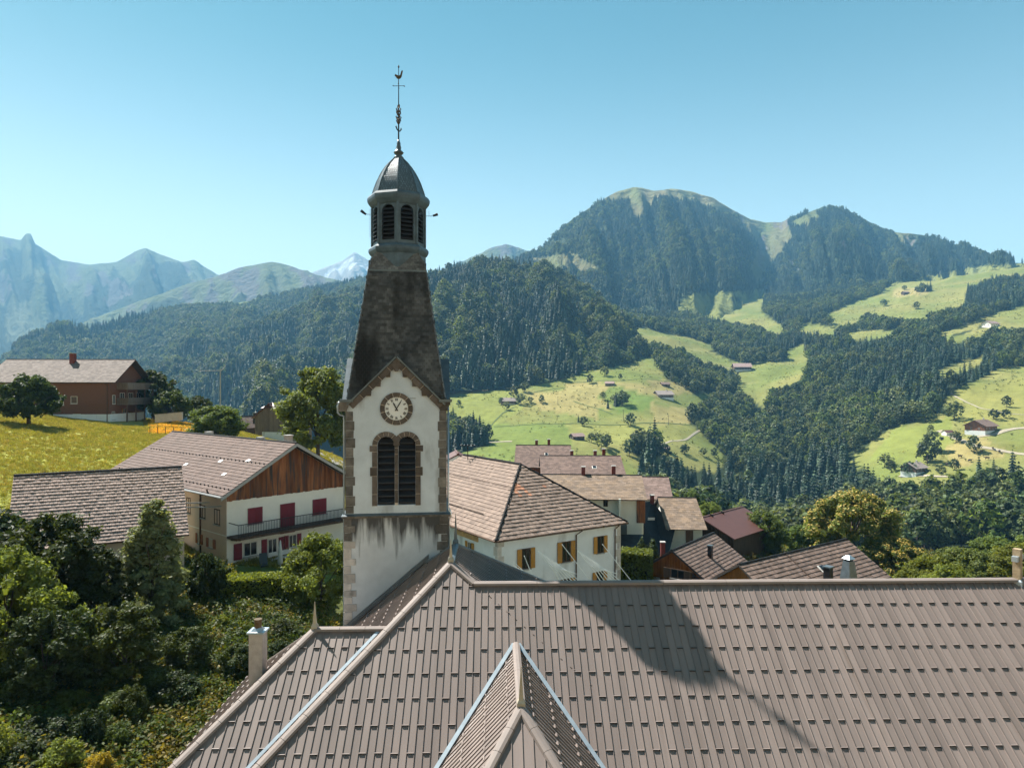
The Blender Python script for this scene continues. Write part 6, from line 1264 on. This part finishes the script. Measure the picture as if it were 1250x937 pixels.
# orchard trees at the near forest edge
# cows
cm=MB(); cm.tube([(-.9,0,1.0),(-.5,0,1.05),(.4,0,1.05),(.85,0,1.0)],[.28,.38,.40,.26],8); cm.tube([(.8,0,1.1),(1.2,0,1.25),(1.5,0,1.05)],[.2,.17,.09],6)
for x in (-.65,.6):
    for y in (-.2,.2): cm.tube([(x,y,1.0),(x,y,.0)],[.12,.06],5)
cm.tube([(-.95,0,1.1),(-1.05,0,.6)],.03,4); cme=cm.mesh('cow',MAT['cow'],True)
for i,(px,py) in enumerate(((1172,559),(1198,553),(1205,561),(1220,553),(1237,559),(1184,564),(1156,569),(1130,527+12),(1212,549))):
    p=drop(px,py,250); o=link_mesh('cow',cme,None,p,(0,0,i*1.3),(1.15,)*3); tag(o,'brown cow grazing on the dry right meadow','cow','cows on the right meadow')
# utility poles
for px,py,top,lb in ((681,494,484,'thin pole standing alone on the far meadow'),(761,513,500,'thin pole below the dark meadow grove'),(816,519,507,'double leg pole at the edge of the dry field'),(680,513,507,'short pole at the field boundary')):
    p=drop(px,py,200); o=thing('utility_pole',lb,'pole',p); H=(py-top)*p.y/F; mb=MB(); mb.tube([(0,0,-.5),(0,0,H)],[.16,.11],6); mb.build('shaft',MAT['wood_dark'],o); mb=MB(); mb.box(-.9,.9,-.06,.06,H-.7,H-.55); mb.build('crossarm',MAT['wood_dark'],o)
p=Vector(((269-625)/F*118,118,gnd((269-625)/F*118,118))); o=thing('utility_pole','tall thin utility pole with slanted arm on the crest','pole',p); H=(HY-450)/F*118-p.z; mb=MB(); mb.tube([(0,0,-.5),(0,0,H)],[.13,.09],6); mb.build('shaft',MAT['cable_grey'],o); mb=MB(); mb.tube([(-3.6,0,H-.35),(-.1,0,H-.3)],.05,5); mb.tube([(0,0,H-.5),(.95,0,H+.6)],.06,5); mb.build('crossarm',MAT['cable_grey'],o)
# cables from the barn to the farmhouse
for i,(y0,y1,lb) in enumerate(((613.5,613,'upper thick grey cable running to the farmhouse'),(619,617.5,'lower thick grey cable running to the farmhouse'))):
    a,b=at(219,y0,49.6),at(256 if i==0 else 275,y1,50.6); mb=MB(); mb.tube([a,a.lerp(b,.5)-Vector((0,0,.03)),b],.045,6); tag(mb.build('overhead_cable',MAT['cable_grey']),lb,'cable')
# white wire frames hanging before the white house
for lb,D,xs in (('left white wire frame before the white house',43.5,(627,655)),('middle white wire frame before the white house',44.5,(657,720)),('right white wire frame before the white house',45.5,(706,770))):
    o=thing('wire_frame',lb,'wire frame',at(xs[0],712,D)); x0,x1=xs; w=x1-x0
    for k in range(6):
        f=k/5; a=at(x0+w*(.0+.34*f),672+14*f if x0>640 else 690+5*f,D); m=at(x0+w*(.28+.32*f),694+4*f if x0>640 else 704,D-.1); b=at(x0+w*(.48+.44*f),714,D); mb=MB(); mb.tube([a,a.lerp(m,.5)-Vector((0,0,.05)),m,m.lerp(b,.5)-Vector((0,0,.04)),b],.03,5); mb.build('curved_wire',MAT['white_wire'],o,world=True)
    for q0,q1 in (((.0,672),(.42,690)),((.22,690),(.74,700)),((.46,664),(1.1,716))):
        if x0<640: q0=(q0[0],q0[1]+14); q1=(q1[0],q1[1]+6)
        mb=MB(); mb.tube([at(x0+w*q0[0],q0[1],D-.15),at(x0+w*q1[0],q1[1],D-.15)],.026,5); mb.build('straight_wire',MAT['white_wire'],o,world=True)
# terrace furniture
m=fh.matrix_basis
p=m@Vector((2.6,-2.9,-.02)); o=thing('parasol','closed pale parasol standing on the farmhouse terrace','parasol',p); mb=MB(); mb.tube([(0,0,0),(0,0,2.3)],.03,6); mb.build('pole',MAT['steel'],o); mb=MB(); mb.lathe([(.16,.55),(.19,.75),(.15,1.5),(.05,2.25)],9); mb.build('folded_canopy',MAT['canvas'],o,True); mb=MB(); mb.lathe([(.28,0),(.28,.09),(.06,.14)],10); mb.build('base',MAT['concrete'],o)
p=m@Vector((1.9,-1.9,-.02)); o=thing('garden_chair','dark reclining garden chair beside the closed parasol','chair',p,R(30)); mb=MB(); mb.box(-.28,.28,-.28,.3,.40,.45); mb.build('seat',MAT['plastic_dark'],o); mb=MB(); mb.obox((-.28,.28,.45),(.56,0,0),(0,.3,.75),(0,-.04,.02)); mb.build('backrest',MAT['plastic_dark'],o)
for x in (-.25,.25):
    for y in (-.25,.25): mb=MB(); mb.tube([(x,y,0),(x,y,.4)],.02,5); mb.build('leg',MAT['iron'],o)
p=m@Vector((4.0,-.75,-.02)); o=thing('garden_bench','pale garden bench against the farmhouse front','bench',p,R(49.4)); mb=MB(); mb.box(-1.0,1.0,-.22,.22,.42,.47); mb.build('seat',MAT['frame_white'],o); mb=MB(); mb.box(-1.0,1.0,.22,.26,.55,.9); mb.build('backrest',MAT['frame_white'],o)
for x in (-.9,.9): mb=MB(); mb.box(x-.04,x+.04,-.2,.2,0,.42); mb.build('leg',MAT['frame_white'],o)

# things that look alike are told apart by their place in the row
from collections import defaultdict
ORD=['leftmost','second from left','third from left','fourth from left','fifth from left','sixth from left','seventh from left','eighth from left','ninth from left','tenth from left','eleventh from left','twelfth from left','thirteenth from left','fourteenth from left','fifteenth from left','sixteenth from left']
same=defaultdict(list)
for o in COL.objects:
    if o.parent is None and 'group' in o and 'label' in o: same[o['label']].append(o)
for lb,os_ in same.items():
    if len(os_)>1:
        os_.sort(key=lambda o:o.location.x/max(1,o.location.y))
        for i,o in enumerate(os_):
            if i<len(ORD): o['label']=lb+', '+(ORD[i] if i<len(os_)-1 else 'rightmost')
# ------------------------------------------------------------------ the air
hz=MB(); hz.box(-8000,6000,-60,8600,-190,1420)
hm=bpy.data.materials.new('haze'); hm.use_nodes=True; t=hm.node_tree; t.nodes.clear()
pv=t.nodes.new('ShaderNodeVolumePrincipled'); pv.inputs['Color'].default_value=(.25,.62,1.0,1); pv.inputs['Density'].default_value=1.3e-4; pv.inputs['Anisotropy'].default_value=.0
ou=t.nodes.new('ShaderNodeOutputMaterial'); t.links.new(pv.outputs[0],ou.inputs['Volume'])
haze=hz.build('haze',hm); tag(haze,'pale blue summer haze over the valley and mountains','haze',kind='stuff')
